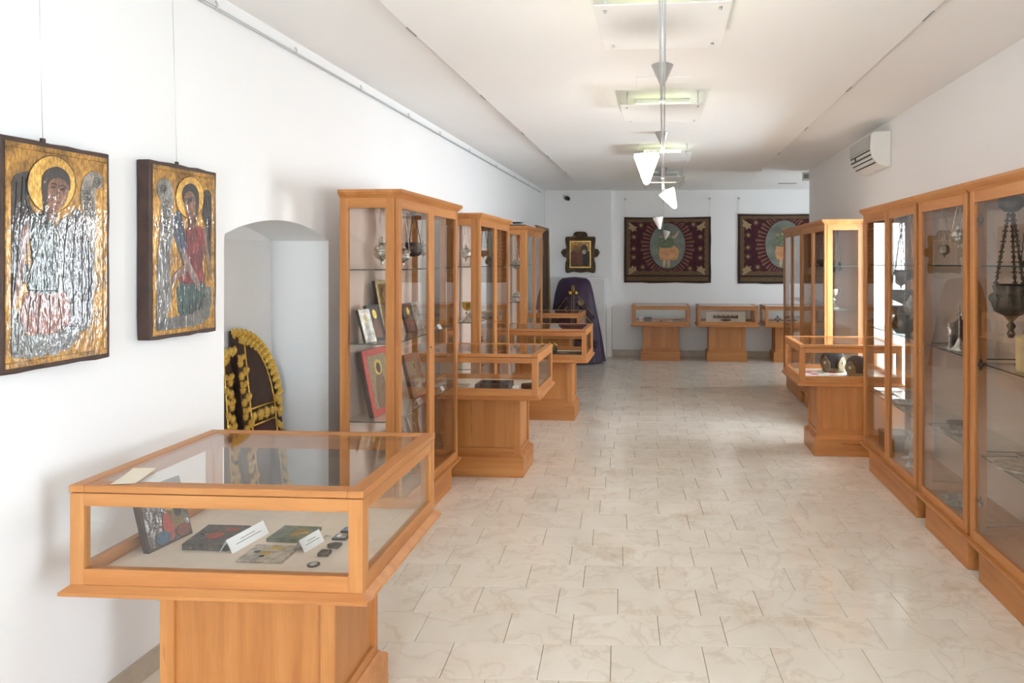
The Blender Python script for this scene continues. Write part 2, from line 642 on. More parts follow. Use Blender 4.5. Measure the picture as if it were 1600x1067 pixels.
# skirtings
struct(boxes('baseboard_left', [((XL, YB, 0), (XL + 0.015, NY0, 0.09)), ((XL, NY1, 0), (XL + 0.015, 11.78, 0.09))], M['skirting'], bevel=0.002))
struct(box('baseboard_far', (-0.87, YF - 0.02, 0), (XA, YF, 0.105), M['skirting'], bevel=0.003))
struct(boxes('baseboard_right', [((XR - 0.015, YB, 0), (XR, RW_END, 0.09))], M['skirting'], bevel=0.002))

# windows
for wi, (a, b, z0, z1) in enumerate(WIN):
    w = struct(boxes('window_%d' % (wi + 1), [((XR + WT - 0.10, a, z0), (XR + WT - 0.04, a + 0.06, z1)), ((XR + WT - 0.10, b - 0.06, z0), (XR + WT - 0.04, b, z1)),
                                               ((XR + WT - 0.10, a, z0), (XR + WT - 0.04, b, z0 + 0.06)), ((XR + WT - 0.10, a, z1 - 0.06), (XR + WT - 0.04, b, z1)),
                                               ((XR + WT - 0.095, (a + b) / 2 - 0.03, z0), (XR + WT - 0.045, (a + b) / 2 + 0.03, z1))], M['white_plastic']))
    for (p, q) in ((a + 0.06, (a + b) / 2 - 0.03), ((a + b) / 2 + 0.03, b - 0.06)):
        box('pane', (XR + WT - 0.074, p, z0 + 0.06), (XR + WT - 0.07, q, z1 - 0.06), M['glass'], w, bevel=0)
    box('window_sill', (XR - 0.02, a, z0 - 0.005), (XR + WT - 0.1, b, z0 + 0.02), M['white_board'], w, bevel=0.004)
w = struct(boxes('window_3', [((b0, YB - 0.26, bz0), (b0 + 0.07, YB - 0.2, bz1)), ((b1 - 0.07, YB - 0.26, bz0), (b1, YB - 0.2, bz1)), ((b0, YB - 0.26, bz0), (b1, YB - 0.2, bz0 + 0.07)),
                              ((b0, YB - 0.26, bz1 - 0.07), (b1, YB - 0.2, bz1)), (((b0 + b1) / 2 - 0.04, YB - 0.26, bz0), ((b0 + b1) / 2 + 0.04, YB - 0.2, bz1))], M['white_plastic']))
for (p, q) in ((b0 + 0.07, (b0 + b1) / 2 - 0.04), ((b0 + b1) / 2 + 0.04, b1 - 0.07)):
    box('pane', (p, YB - 0.235, bz0 + 0.07), (q, YB - 0.231, bz1 - 0.07), M['glass'], w, bevel=0)
a, b, z0, z1 = FARWIN
w = struct(boxes('window_4', [((XA + 0.1, a, z0), (XA + 0.15, a + 0.06, z1)), ((XA + 0.1, b - 0.06, z0), (XA + 0.15, b, z1)), ((XA + 0.1, a, z0), (XA + 0.15, b, z0 + 0.06)), ((XA + 0.1, a, z1 - 0.06), (XA + 0.15, b, z1))], M['white_plastic']))
box('pane', (XA + 0.12, a + 0.06, z0 + 0.06), (XA + 0.124, b - 0.06, z1 - 0.06), M['glass'], w, bevel=0)

# floor: marble tiles of two lengths in staggered rows, laid a little askew to the walls
fl = struct(box('floor', (XL - 0.5, YB - 0.3, -0.2), (XA + 0.2, YF + 0.2, -0.006), M['grout'], bevel=0))
TA = 0.061
RH, SHORT, LONG, GAP = 0.2626, 0.290, 0.388, 0.0023
PER = SHORT + LONG
ca, sa = math.cos(TA), math.sin(TA)
tiles = []
for k in range(-25, 40):
    v0 = 3.03 - RH + k * RH
    start = (0.353 if k % 2 == 0 else 0.163) + 0.0137 * k
    for j in range(-9, 10):
        for (u0, ln) in ((start + j * PER, SHORT), (start + j * PER + SHORT, LONG)):
            uc, vc = u0 + ln / 2, v0 + RH / 2
            x, y = ca * uc - sa * vc, sa * uc + ca * vc
            if y < YB - 0.2 or y > YF + 0.1 or x < XL - 0.5 or x > XA:
                continue
            if y < RW_END - 0.1 and x > XR + 0.25:
                continue
            if x < XL - 0.2 and not (NY0 - 0.2 < y < NY1 + 0.2):
                continue
            dx, dy = x, y
            depth = -x * math.sin(cam.rotation_euler.z) + y * math.cos(cam.rotation_euler.z)
            vis = False
            if depth > 0.5:
                px = 935 + 1100 * (x * math.cos(cam.rotation_euler.z) + y * math.sin(cam.rotation_euler.z)) / depth
                py = 408 + 1100 * 1.65 / depth
                vis = -60 < px < 1660 and py < 1130
                # hidden behind the row of cabinets on either side
                if x < -1.55 or x > 1.72:
                    vis = False
            tiles.append((depth if vis else 99 + y, x, y, ln))
tiles.sort()
tm = {}
for ln in (SHORT, LONG):
    h, g = ln / 2 - GAP / 2, RH / 2 - GAP / 2
    b = 0.0012
    tm[ln] = mesh('tile', [(-h, -g, -0.012), (h, -g, -0.012), (h, g, -0.012), (-h, g, -0.012), (-h, -g, -b), (h, -g, -b), (h, g, -b), (-h, g, -b),
                           (-h + b, -g + b, 0), (h - b, -g + b, 0), (h - b, g - b, 0), (-h + b, g - b, 0)],
                  [(0, 1, 5, 4), (1, 2, 6, 5), (2, 3, 7, 6), (3, 0, 4, 7), (4, 5, 9, 8), (5, 6, 10, 9), (6, 7, 11, 10), (7, 4, 8, 11), (8, 9, 10, 11)])
    tm[ln].materials.append(M['tile'])
for (d, x, y, ln) in tiles[:290]:
    o = bpy.data.objects.new('tile', tm[ln])
    o.parent = fl
    o.location = (x, y, random.uniform(-0.0006, 0.0004))
    o.rotation_euler = (0, 0, TA)
    C.objects.link(o)
V, F = [], []
for (d, x, y, ln) in tiles[290:]:
    k = len(V)
    R = Matrix.Translation((x, y, random.uniform(-0.0006, 0.0004))) @ Matrix.Rotation(TA, 4, 'Z')
    V += [R @ q.co for q in tm[ln].vertices]
    F += [tuple(i + k for i in q.vertices) for q in tm[ln].polygons]
link('tile_field', mesh('tile_field', V, F), M['tile'], fl)['kind'] = 'stuff'

# ------------------------------------------------------------------ display cabinets
CAB_H = 2.06


def cabinet(label, xf, y0, y1, side, depth=0.35, doors=2, shelves=(1.6, 1.17, 0.72), group=None, hinge=False, gap=0.07, knob=False, over=0.028):
    """tall glazed cabinet. side +1: front faces +X (left wall); -1: front faces -X (right wall)"""
    w = y1 - y0
    t = thing('display_cabinet', label, 'cabinet', (xf - side * depth / 2, (y0 + y1) / 2, 0), 0 if side > 0 else PI, group)
    hx, hy = depth / 2, w / 2
    Z0, Z1 = 0.205, 2.015
    P = 0.05
    # plinth with its moulding
    box('plinth', (-hx, -hy + gap, 0), (hx - 0.025, hy - gap, 0.18), WOOD['y'], t, 0.003)
    mo = [(hx - 0.02, 0.172), (hx + 0.012, 0.180), (hx + 0.022, 0.192), (hx + 0.022, 0.205)]
    v, f = [], []
    for (r, z) in mo:
        e = r - hx
        g_ = min(e, over)
        v += [(-hx, -hy - g_, z), (hx + e, -hy - g_, z), (hx + e, hy + g_, z), (-hx, hy + g_, z)]
    for j in range(3):
        for i in range(4):
            i2 = (i + 1) % 4
            f.append((j * 4 + i, j * 4 + i2, j * 4 + 4 + i2, j * 4 + 4 + i))
    f += [(3, 2, 1, 0), (12, 13, 14, 15)]
    link('ledge', mesh('ledge', v, f), WOOD['y'], t)
    box('floor_panel', (-hx + 0.01, -hy + 0.02, 0.205), (hx - 0.025, hy - 0.02, 0.225), WOOD['y'], t, 0)
    # cornice
    mo = [(hx, 2.012), (hx + 0.008, 2.022), (hx + 0.02, 2.032), (hx + 0.028, 2.045), (hx + 0.028, 2.06)]
    v, f = [], []
    for (r, z) in mo:
        e = r - hx
        g_ = min(e, over)
        v += [(-hx, -hy - g_, z), (hx + e, -hy - g_, z), (hx + e, hy + g_, z), (-hx, hy + g_, z)]
    for j in range(4):
        for i in range(4):
            i2 = (i + 1) % 4
            f.append((j * 4 + i, j * 4 + i2, j * 4 + 4 + i2, j * 4 + 4 + i))
    f += [(3, 2, 1, 0), (16, 17, 18, 19)]
    link('cornice', mesh('cornice', v, f), WOOD['y'], t)
    # back panel and posts
    box('back_panel', (-hx, -hy + 0.02, 0.21), (-hx + 0.012, hy - 0.02, 2.01), M['backcloth'], t, 0)
    box('top_panel', (-hx, -hy + 0.02, 1.995), (hx - 0.03, hy - 0.02, 2.012), M['backcloth'], t, 0)
    for s in (-1, 1):
        yo, yi = s * hy, s * (hy - 0.024)
        box('post', (-hx, yo, Z0), (-hx + P, yi, Z1), WOOD['z'], t)
        box('post', (hx - 0.022 - P * 1.1, yo, Z0), (hx - 0.024, yi, Z1), WOOD['z'], t)
        box('end_rail', (-hx + P, yo, Z1 - 0.06), (hx - 0.022 - P * 1.1, yi, Z1), WOOD['x'], t)
        box('end_rail', (-hx + P, yo, Z0), (hx - 0.022 - P * 1.1, yi, Z0 + 0.06), WOOD['x'], t)
        ym = s * (hy - 0.012)
        box('end_pane', (-hx + P, ym - 0.002, Z0 + 0.06), (hx - 0.022 - P * 1.1, ym + 0.002, Z1 - 0.06), M['glass'], t, 0)
    # doors
    dw = (w - 0.004) / doors
    for k in range(doors):
        a = -hy + 0.002 + k * dw + 0.0015
        b = a + dw - 0.003
        S_ = 0.048
        d = box('door', (hx - 0.022, a, Z0 + 0.002), (hx, a + S_, Z1 - 0.003), WOOD['z'], t)
        box('door_stile', (hx - 0.022, b - S_, Z0 + 0.002), (hx, b, Z1 - 0.003), WOOD['z'], d)
        box('door_rail', (hx - 0.021, a + S_, Z0 + 0.002), (hx - 0.001, b - S_, Z0 + 0.055), WOOD['y'], d)
        box('door_rail', (hx - 0.021, a + S_, Z1 - 0.063), (hx - 0.001, b - S_, Z1 - 0.003), WOOD['y'], d)
        box('pane', (hx - 0.013, a + S_, Z0 + 0.055), (hx - 0.009, b - S_, Z1 - 0.063), M['glass'], d, 0)
        inner = b - 0.022 if k == 0 else a + 0.022
        if doors == 1:
            inner = (b if side < 0 else a) - 0.022 * (1 if side < 0 else -1)
            inner = -hy + 0.024
        if k == 0:
            lathe('lock', [(0.001, 0), (0.007, 0), (0.007, 0.004), (0.001, 0.005)], M['chrome'] if knob else M['black'], d, 12, loc=(hx, inner, 1.09), rot=(0, PI / 2, 0))
        if hinge:
            hinge_y = (b - S_ - 0.03) if k == doors - 1 else (a + S_ + 0.03)
            for z in (0.42, 1.12, 1.86):
                for (dy_, dz_) in ((0, 0), (0.018, 0), (-0.018, 0), (0, 0.02), (0, -0.02)):
                    lathe('hinge', [(0.002, -0.004), (0.011, -0.004), (0.011, 0.004), (0.002, 0.004)], M['pewter'], d, 10, loc=(hx - 0.02, hinge_y + dy_, z + dz_), rot=(0, PI / 2, 0))
    for z in shelves:
        s = box('shelf', (-hx + 0.015, -hy + 0.03, z - 0.003), (hx - 0.045, hy - 0.03, z + 0.003), M['shelfglass'], t, 0)
        boxes('shelf_edge', [((hx - 0.045, -hy + 0.03, z - 0.003), (hx - 0.044, hy - 0.03, z + 0.003)),
                             ((-hx + 0.015, -hy + 0.029, z - 0.003), (hx - 0.045, -hy + 0.03, z + 0.003)),
                             ((-hx + 0.015, hy - 0.03, z - 0.003), (hx - 0.045, hy - 0.029, z + 0.003))], M['shelfedge'], s, 0)
    return t


DC = 'tall glazed display cabinets'
L1 = cabinet('tall beech glass cabinet nearest the camera on the left wall', -1.50, 3.90, 5.07, 1, group=DC)
L2 = cabinet('tall beech glass cabinet second from the camera on the left wall, holding a chalice', -1.55, 5.88, 7.05, 1, shelves=(1.6, 1.12, 0.72), group=DC)
L3 = cabinet('tall beech glass cabinet farthest on the left wall, dark papers on top', -1.56, 8.02, 9.10, 1, shelves=(1.6, 1.17, 0.72), group=DC)
RA = cabinet('two-door glass cabinet on the right wall beside the display case with mitres', 1.60, 4.62, 5.80, -1, depth=0.37, shelves=(1.62, 1.13, 0.62), group=DC, over=0.013)
RB = cabinet('narrow single-door glass cabinet between two wider ones on the right wall', 1.60, 3.875, 4.585, -1, depth=0.37, doors=1, shelves=(1.625, 1.13, 0.64), group=DC, knob=True, gap=0.05, over=0.013)
RC = cabinet('glass cabinet with a beaded chain lamp, nearest the camera on the right wall', 1.60, 2.56, 3.845, -1, depth=0.37, shelves=(1.625, 1.12, 0.64), group=DC, hinge=True, gap=0.05, over=0.013)
RD = cabinet('sunlit glass cabinet on the right wall just beyond the window', 1.59, 7.10, 8.27, -1, depth=0.37, group=DC, over=0.018)
RE = cabinet('farthest glass cabinet on the right, at the end of the wall', 1.59, 8.31, 9.48, -1, depth=0.37, group=DC, over=0.018)


# ------------------------------------------------------------------ table display cases on pedestals
def case(label, cx, cy, W_=0.93, D_=0.70, pw=0.60, pd=0.37, rz=0.0, group='glass-topped display cases on pedestals', lock=None, dz=0.0):
    t = thing('display_case', label, 'display case', (cx, cy, 0), rz, group)
    w, d = W_ / 2, D_ / 2
    p, q = pw / 2, pd / 2
    # pedestal
    pl = box('plinth', (-p - 0.03, -q - 0.03, 0), (p + 0.03, q + 0.03, 0.145), WOOD['x'], t, 0.002)
    v, f = [], []
    for (e, z) in ((0.03, 0.145), (0.024, 0.155), (0.012, 0.162), (0.004, 0.172)):
        v += [(-p - e, -q - e, z), (p + e, -q - e, z), (p + e, q + e, z), (-p - e, q + e, z)]
    for j in range(3):
        for i in range(4):
            i2 = (i + 1) % 4
            f.append((j * 4 + i, j * 4 + i2, j * 4 + 4 + i2, j * 4 + 4 + i))
    f += [(3, 2, 1, 0), (12, 13, 14, 15)]
    link('plinth_moulding', mesh('plinth_moulding', v, f), WOOD['x'], pl)
    pe = box('pedestal', (-p + 0.012, -q + 0.012, 0.16), (p - 0.012, q - 0.012, 0.62 + dz), WOOD['z'], t, 0)
    st = 0.05
    for sx in (-1, 1):
        for sy in (-1, 1):
            boxes('corner_stile', [((sx * p, sy * q, 0.16), (sx * (p - st), sy * (q - 0.014), 0.62 + dz)), ((sx * p, sy * (q - 0.014), 0.16), (sx * (p - 0.014), sy * (q - st * 0.7), 0.62 + dz))], WOOD['z'], pe)
    for sy in (-1, 1):
        box('rail', (-p + st, sy * q, 0.16), (p - st, sy * (q - 0.013), 0.215), WOOD['x'], pe)
    for sx in (-1, 1):
        box('rail', (sx * p, -q + st * 0.7, 0.16), (sx * (p - 0.013), q - st * 0.7, 0.205), WOOD['y'], pe)
    # flared ledge under the glass box
    v, f = [], []
    for (e, z) in ((-0.02, 0.612), (0.012, 0.616), (0.022, 0.622), (0.022, 0.632), (0.008, 0.642), (0.0, 0.648)):
        z += dz
        v += [(-w - e, -d - e, z), (w + e, -d - e, z), (w + e, d + e, z), (-w - e, d + e, z)]
    for j in range(5):
        for i in range(4):
            i2 = (i + 1) % 4
            f.append((j * 4 + i, j * 4 + i2, j * 4 + 4 + i2, j * 4 + 4 + i))
    f += [(3, 2, 1, 0), (20, 21, 22, 23)]
    link('ledge', mesh('ledge', v, f), WOOD['x'], t)
    box('deck', (-w + 0.03, -d + 0.03, 0.64 + dz), (w - 0.03, d - 0.03, 0.66 + dz), M['deck'], t, 0)
    # glazed box: posts, rails, panes
    P, T = 0.045, 0.028
    z0, z1, zb, zt = 0.648 + dz, 0.932 + dz, 0.698 + dz, 0.892 + dz
    for sx in (-1, 1):
        for sy in (-1, 1):
            boxes('post', [((sx * w, sy * d, z0), (sx * (w - P), sy * (d - T), z1)), ((sx * w, sy * (d - T), z0), (sx * (w - T), sy * (d - P), z1))], WOOD['z'], t)
    for sy in (-1, 1):
        box('rail', (-w + P, sy * (d - 0.001), z0), (w - P, sy * (d - T), zb), WOOD['x'], t)
        box('rail', (-w + P, sy * (d - 0.001), zt), (w - P, sy * (d - T), z1), WOOD['x'], t)
        box('side_pane', (-w + P, sy * (d - 0.010), zb), (w - P, sy * (d - 0.014), zt), M['glass'], t, 0)
    for sx in (-1, 1):
        box('rail', (sx * (w - 0.001), -d + P, z0), (sx * (w - T), d - P, zb), WOOD['y'], t)
        box('rail', (sx * (w - 0.001), -d + P, zt), (sx * (w - T), d - P, z1), WOOD['y'], t)
        box('side_pane', (sx * (w - 0.010), -d + P, zb), (sx * (w - 0.014), d - P, zt), M['glass'], t, 0)
    # lid
    LF = 0.047
    za, zz = 0.935 + dz, 0.957 + dz
    lid = box('lid', (w - LF, -d - 0.003, za), (w + 0.003, d + 0.003, zz), WOOD['y'], t, 0.003)
    box('lid_stile', (-w - 0.003, -d - 0.003, za), (-w + LF, d + 0.003, zz), WOOD['y'], lid, 0.003)
    for (e0, e1) in ((-d - 0.003, -d + LF), (d - LF, d + 0.003)):
        box('lid_rail', (-w + LF, e0, za), (w - LF, e1, zz), WOOD['x'], lid, 0.003)
    box('lid_pane', (-w + LF - 0.005, -d + LF - 0.005, zz - 0.007), (w - LF + 0.005, d - LF + 0.005, zz - 0.002), M['glass'], lid, 0)
    if lock is not None:
        lathe('lock', [(0.001, 0), (0.009, 0), (0.009, 0.004), (0.001, 0.005)], M[lock], t, 12, loc=(-0.03, -d, 0.914 + dz), rot=(PI / 2, 0, 0))
    return t


RZN = math.radians(1.4)
K0 = case('glass-topped beech display case in the near left foreground', -1.372, 2.395, 0.93, 0.72, rz=RZN)
K1 = case('display case with an open dark box, beside the nearest left cabinet', -1.385, 5.50, 0.93, 0.70)
K2 = case('display case holding a red embroidered textile, third from the camera on the left', -1.235, 7.44, 0.93, 0.70)
K3 = case('display case in front of the purple vestment, farthest on the left', -1.55, 9.62, 0.93, 0.68)
K4 = case('sunlit display case with two mitres under the right window', 1.545, 6.32, 0.82, 0.72, pw=0.47, pd=0.37)
K5 = case('left of the far display cases, standing under the sunburst tapestry', -0.03, 11.93, 0.95, 0.66, lock='chrome', dz=-0.04)
K6 = case('middle of the far display cases, holding a dark ornate belt', 1.06, 11.93, 0.97, 0.66, lock='black', dz=-0.04)
K7 = case('far right display case partly hidden behind the right cabinets', 2.14, 11.93, 0.95, 0.66, dz=-0.04)

# painted outlines of the two large icons (y, z) on the panel, in metres from its centre
ICON_GREEN = {
    'corners': [(-0.189,0.352),(0.205,0.355),(0.189,-0.352),(-0.206,-0.353)],
    'halo': [(0.059,0.242),(0.056,0.217),(0.046,0.193),(0.031,0.171),(0.011,0.155),(-0.012,0.144),(-0.036,0.139),(-0.059,0.14),(-0.08,0.148),(-0.098,0.161),(-0.112,0.179),(-0.12,0.2),(-0.123,0.223),(-0.12,0.246),(-0.112,0.269),(-0.098,0.289),(-0.08,0.306),(-0.059,0.319),(-0.036,0.325),(-0.012,0.326),(0.011,0.319),(0.031,0.307),(0.046,0.289),(0.056,0.267)],
    'hair': [(-0.07,0.183),(-0.073,0.243),(-0.056,0.275),(-0.016,0.292),(0.02,0.281),(0.037,0.252),(0.034,0.218),(0.024,0.231),(0.009,0.248),(-0.021,0.252),(-0.041,0.231),(-0.049,0.193),(-0.051,0.151),(-0.051,0.13),(-0.064,0.129)],
    'face': [(-0.046,0.235),(-0.021,0.254),(0.011,0.25),(0.03,0.225),(0.021,0.183),(-0.002,0.154),(-0.025,0.145),(-0.045,0.159),(-0.052,0.196)],
    'neck': [(-0.051,0.162),(-0.021,0.149),(-0.016,0.12),(-0.055,0.113)],
    'wing_dark': [(-0.175,0.224),(-0.147,0.256),(-0.115,0.26),(-0.121,0.223),(-0.111,0.157),(-0.094,0.129),(-0.127,0.09),(-0.143,0.016),(-0.159,-0.114),(-0.175,-0.164),(-0.184,-0.156),(-0.179,-0.042),(-0.183,0.102)],
    'lining': [(-0.139,0.086),(-0.109,0.113),(-0.117,0.046),(-0.135,-0.013),(-0.145,-0.1),(-0.171,-0.168),(-0.177,-0.16),(-0.158,-0.071),(-0.147,0.031)],
    'torso': [(-0.103,0.128),(-0.06,0.135),(-0.029,0.11),(-0.007,0.057),(-0.012,-0.012),(-0.016,-0.043),(-0.007,-0.121),(-0.119,-0.112),(-0.103,-0.042),(-0.111,0.032),(-0.115,0.091)],
    'skirt': [(-0.123,-0.116),(-0.009,-0.117),(0.03,-0.146),(0.041,-0.257),(-0.025,-0.27),(-0.119,-0.252),(-0.147,-0.216),(-0.139,-0.159)],
    'wing_grey': [(-0.016,0.103),(0.03,0.135),(0.068,0.159),(0.105,0.126),(0.117,0.061),(0.139,-0.045),(0.135,-0.168),(0.107,-0.255),(0.044,-0.241),(0.037,-0.154),(-0.007,-0.113),(-0.011,-0.012),(-0.002,0.057)],
    'scroll': [(0.087,0.245),(0.102,0.279),(0.142,0.296),(0.176,0.276),(0.17,0.239),(0.143,0.23),(0.147,0.137),(0.142,0.037),(0.139,-0.045),(0.115,0.061),(0.103,0.118),(0.087,0.161),(0.082,0.213)],
    'curl': [(0.17,0.259),(0.168,0.25),(0.162,0.242),(0.153,0.237),(0.142,0.236),(0.133,0.239),(0.127,0.245),(0.125,0.254),(0.127,0.262),(0.133,0.27),(0.142,0.275),(0.153,0.276),(0.162,0.273),(0.168,0.267)],
    'sleeve': [(-0.021,0.111),(-0.038,0.079),(-0.056,0.033),(-0.094,-0.035),(-0.119,-0.072),(-0.111,-0.042),(-0.082,0.017),(-0.051,0.071)],
    'c1': [(-0.126,-0.288),(-0.129,-0.303),(-0.138,-0.314),(-0.151,-0.319),(-0.165,-0.317),(-0.177,-0.309),(-0.186,-0.296),(-0.189,-0.28),(-0.186,-0.266),(-0.177,-0.255),(-0.165,-0.25),(-0.151,-0.251),(-0.138,-0.259),(-0.129,-0.272)],
    'c2': [(-0.082,-0.293),(-0.086,-0.31),(-0.097,-0.322),(-0.112,-0.327),(-0.129,-0.325),(-0.144,-0.315),(-0.154,-0.301),(-0.158,-0.284),(-0.154,-0.268),(-0.144,-0.256),(-0.129,-0.251),(-0.112,-0.252),(-0.097,-0.261),(-0.086,-0.276)],
    'c3': [(-0.036,-0.294),(-0.04,-0.31),(-0.051,-0.321),(-0.068,-0.327),(-0.086,-0.324),(-0.102,-0.315),(-0.114,-0.3),(-0.117,-0.284),(-0.114,-0.268),(-0.102,-0.257),(-0.086,-0.251),(-0.068,-0.253),(-0.051,-0.262),(-0.04,-0.277)],
    'c4': [(0.008,-0.296),(0.004,-0.312),(-0.008,-0.323),(-0.023,-0.327),(-0.041,-0.325),(-0.056,-0.316),(-0.067,-0.303),(-0.07,-0.287),(-0.067,-0.273),(-0.056,-0.262),(-0.041,-0.257),(-0.023,-0.258),(-0.008,-0.267),(0.004,-0.281)],
    'c5': [(0.049,-0.286),(0.045,-0.3),(0.034,-0.311),(0.018,-0.316),(0.001,-0.313),(-0.014,-0.305),(-0.025,-0.292),(-0.029,-0.277),(-0.025,-0.263),(-0.014,-0.252),(0.001,-0.247),(0.018,-0.249),(0.034,-0.257),(0.045,-0.27)],
    'c6': [(0.072,-0.268),(0.068,-0.282),(0.059,-0.292),(0.046,-0.296),(0.032,-0.295),(0.019,-0.287),(0.011,-0.275),(0.008,-0.261),(0.011,-0.248),(0.019,-0.238),(0.032,-0.233),(0.046,-0.235),(0.059,-0.242),(0.068,-0.254)],
    'c7': [(-0.132,-0.236),(-0.136,-0.25),(-0.145,-0.26),(-0.158,-0.265),(-0.173,-0.264),(-0.186,-0.256),(-0.195,-0.244),(-0.198,-0.23),(-0.195,-0.216),(-0.186,-0.206),(-0.173,-0.201),(-0.158,-0.202),(-0.145,-0.209),(-0.136,-0.221)],
    'c8': [(-0.149,-0.194),(-0.151,-0.207),(-0.157,-0.216),(-0.166,-0.221),(-0.176,-0.22),(-0.185,-0.214),(-0.191,-0.203),(-0.193,-0.191),(-0.191,-0.179),(-0.185,-0.169),(-0.176,-0.164),(-0.166,-0.165),(-0.157,-0.171),(-0.151,-0.182)],
    'c9': [(-0.111,-0.057),(-0.113,-0.071),(-0.118,-0.083),(-0.125,-0.089),(-0.133,-0.089),(-0.14,-0.082),(-0.145,-0.071),(-0.147,-0.056),(-0.145,-0.042),(-0.14,-0.031),(-0.133,-0.025),(-0.125,-0.025),(-0.118,-0.031),(-0.113,-0.043)],
    'eye1': [(-0.021,0.224),(-0.022,0.221),(-0.027,0.219),(-0.033,0.218),(-0.038,0.219),(-0.04,0.222),(-0.038,0.225),(-0.033,0.227),(-0.027,0.227),(-0.022,0.226)],
    'eye2': [(0.014,0.22),(0.012,0.217),(0.008,0.215),(0.002,0.215),(-0.003,0.216),(-0.004,0.218),(-0.003,0.221),(0.002,0.223),(0.008,0.224),(0.012,0.223)],
    'nose': [(-0.013,0.227),(-0.007,0.226),(-0.002,0.189),(-0.018,0.188),(-0.016,0.196)],
    'mouth': [(-0.003,0.175),(-0.006,0.173),(-0.012,0.171),(-0.02,0.17),(-0.026,0.171),(-0.029,0.173),(-0.026,0.175),(-0.02,0.177),(-0.012,0.178),(-0.006,0.177)],
    'brow1': [(-0.043,0.229),(-0.032,0.238),(-0.018,0.234),(-0.018,0.23),(-0.032,0.233)],
    'brow2': [(-0.007,0.231),(0.007,0.234),(0.019,0.228),(0.019,0.224),(0.006,0.23),(-0.007,0.227)],
    'text': [(0.085,0.223),(0.085,0.203),(0.086,0.186),(0.087,0.168),(0.09,0.151)],
}
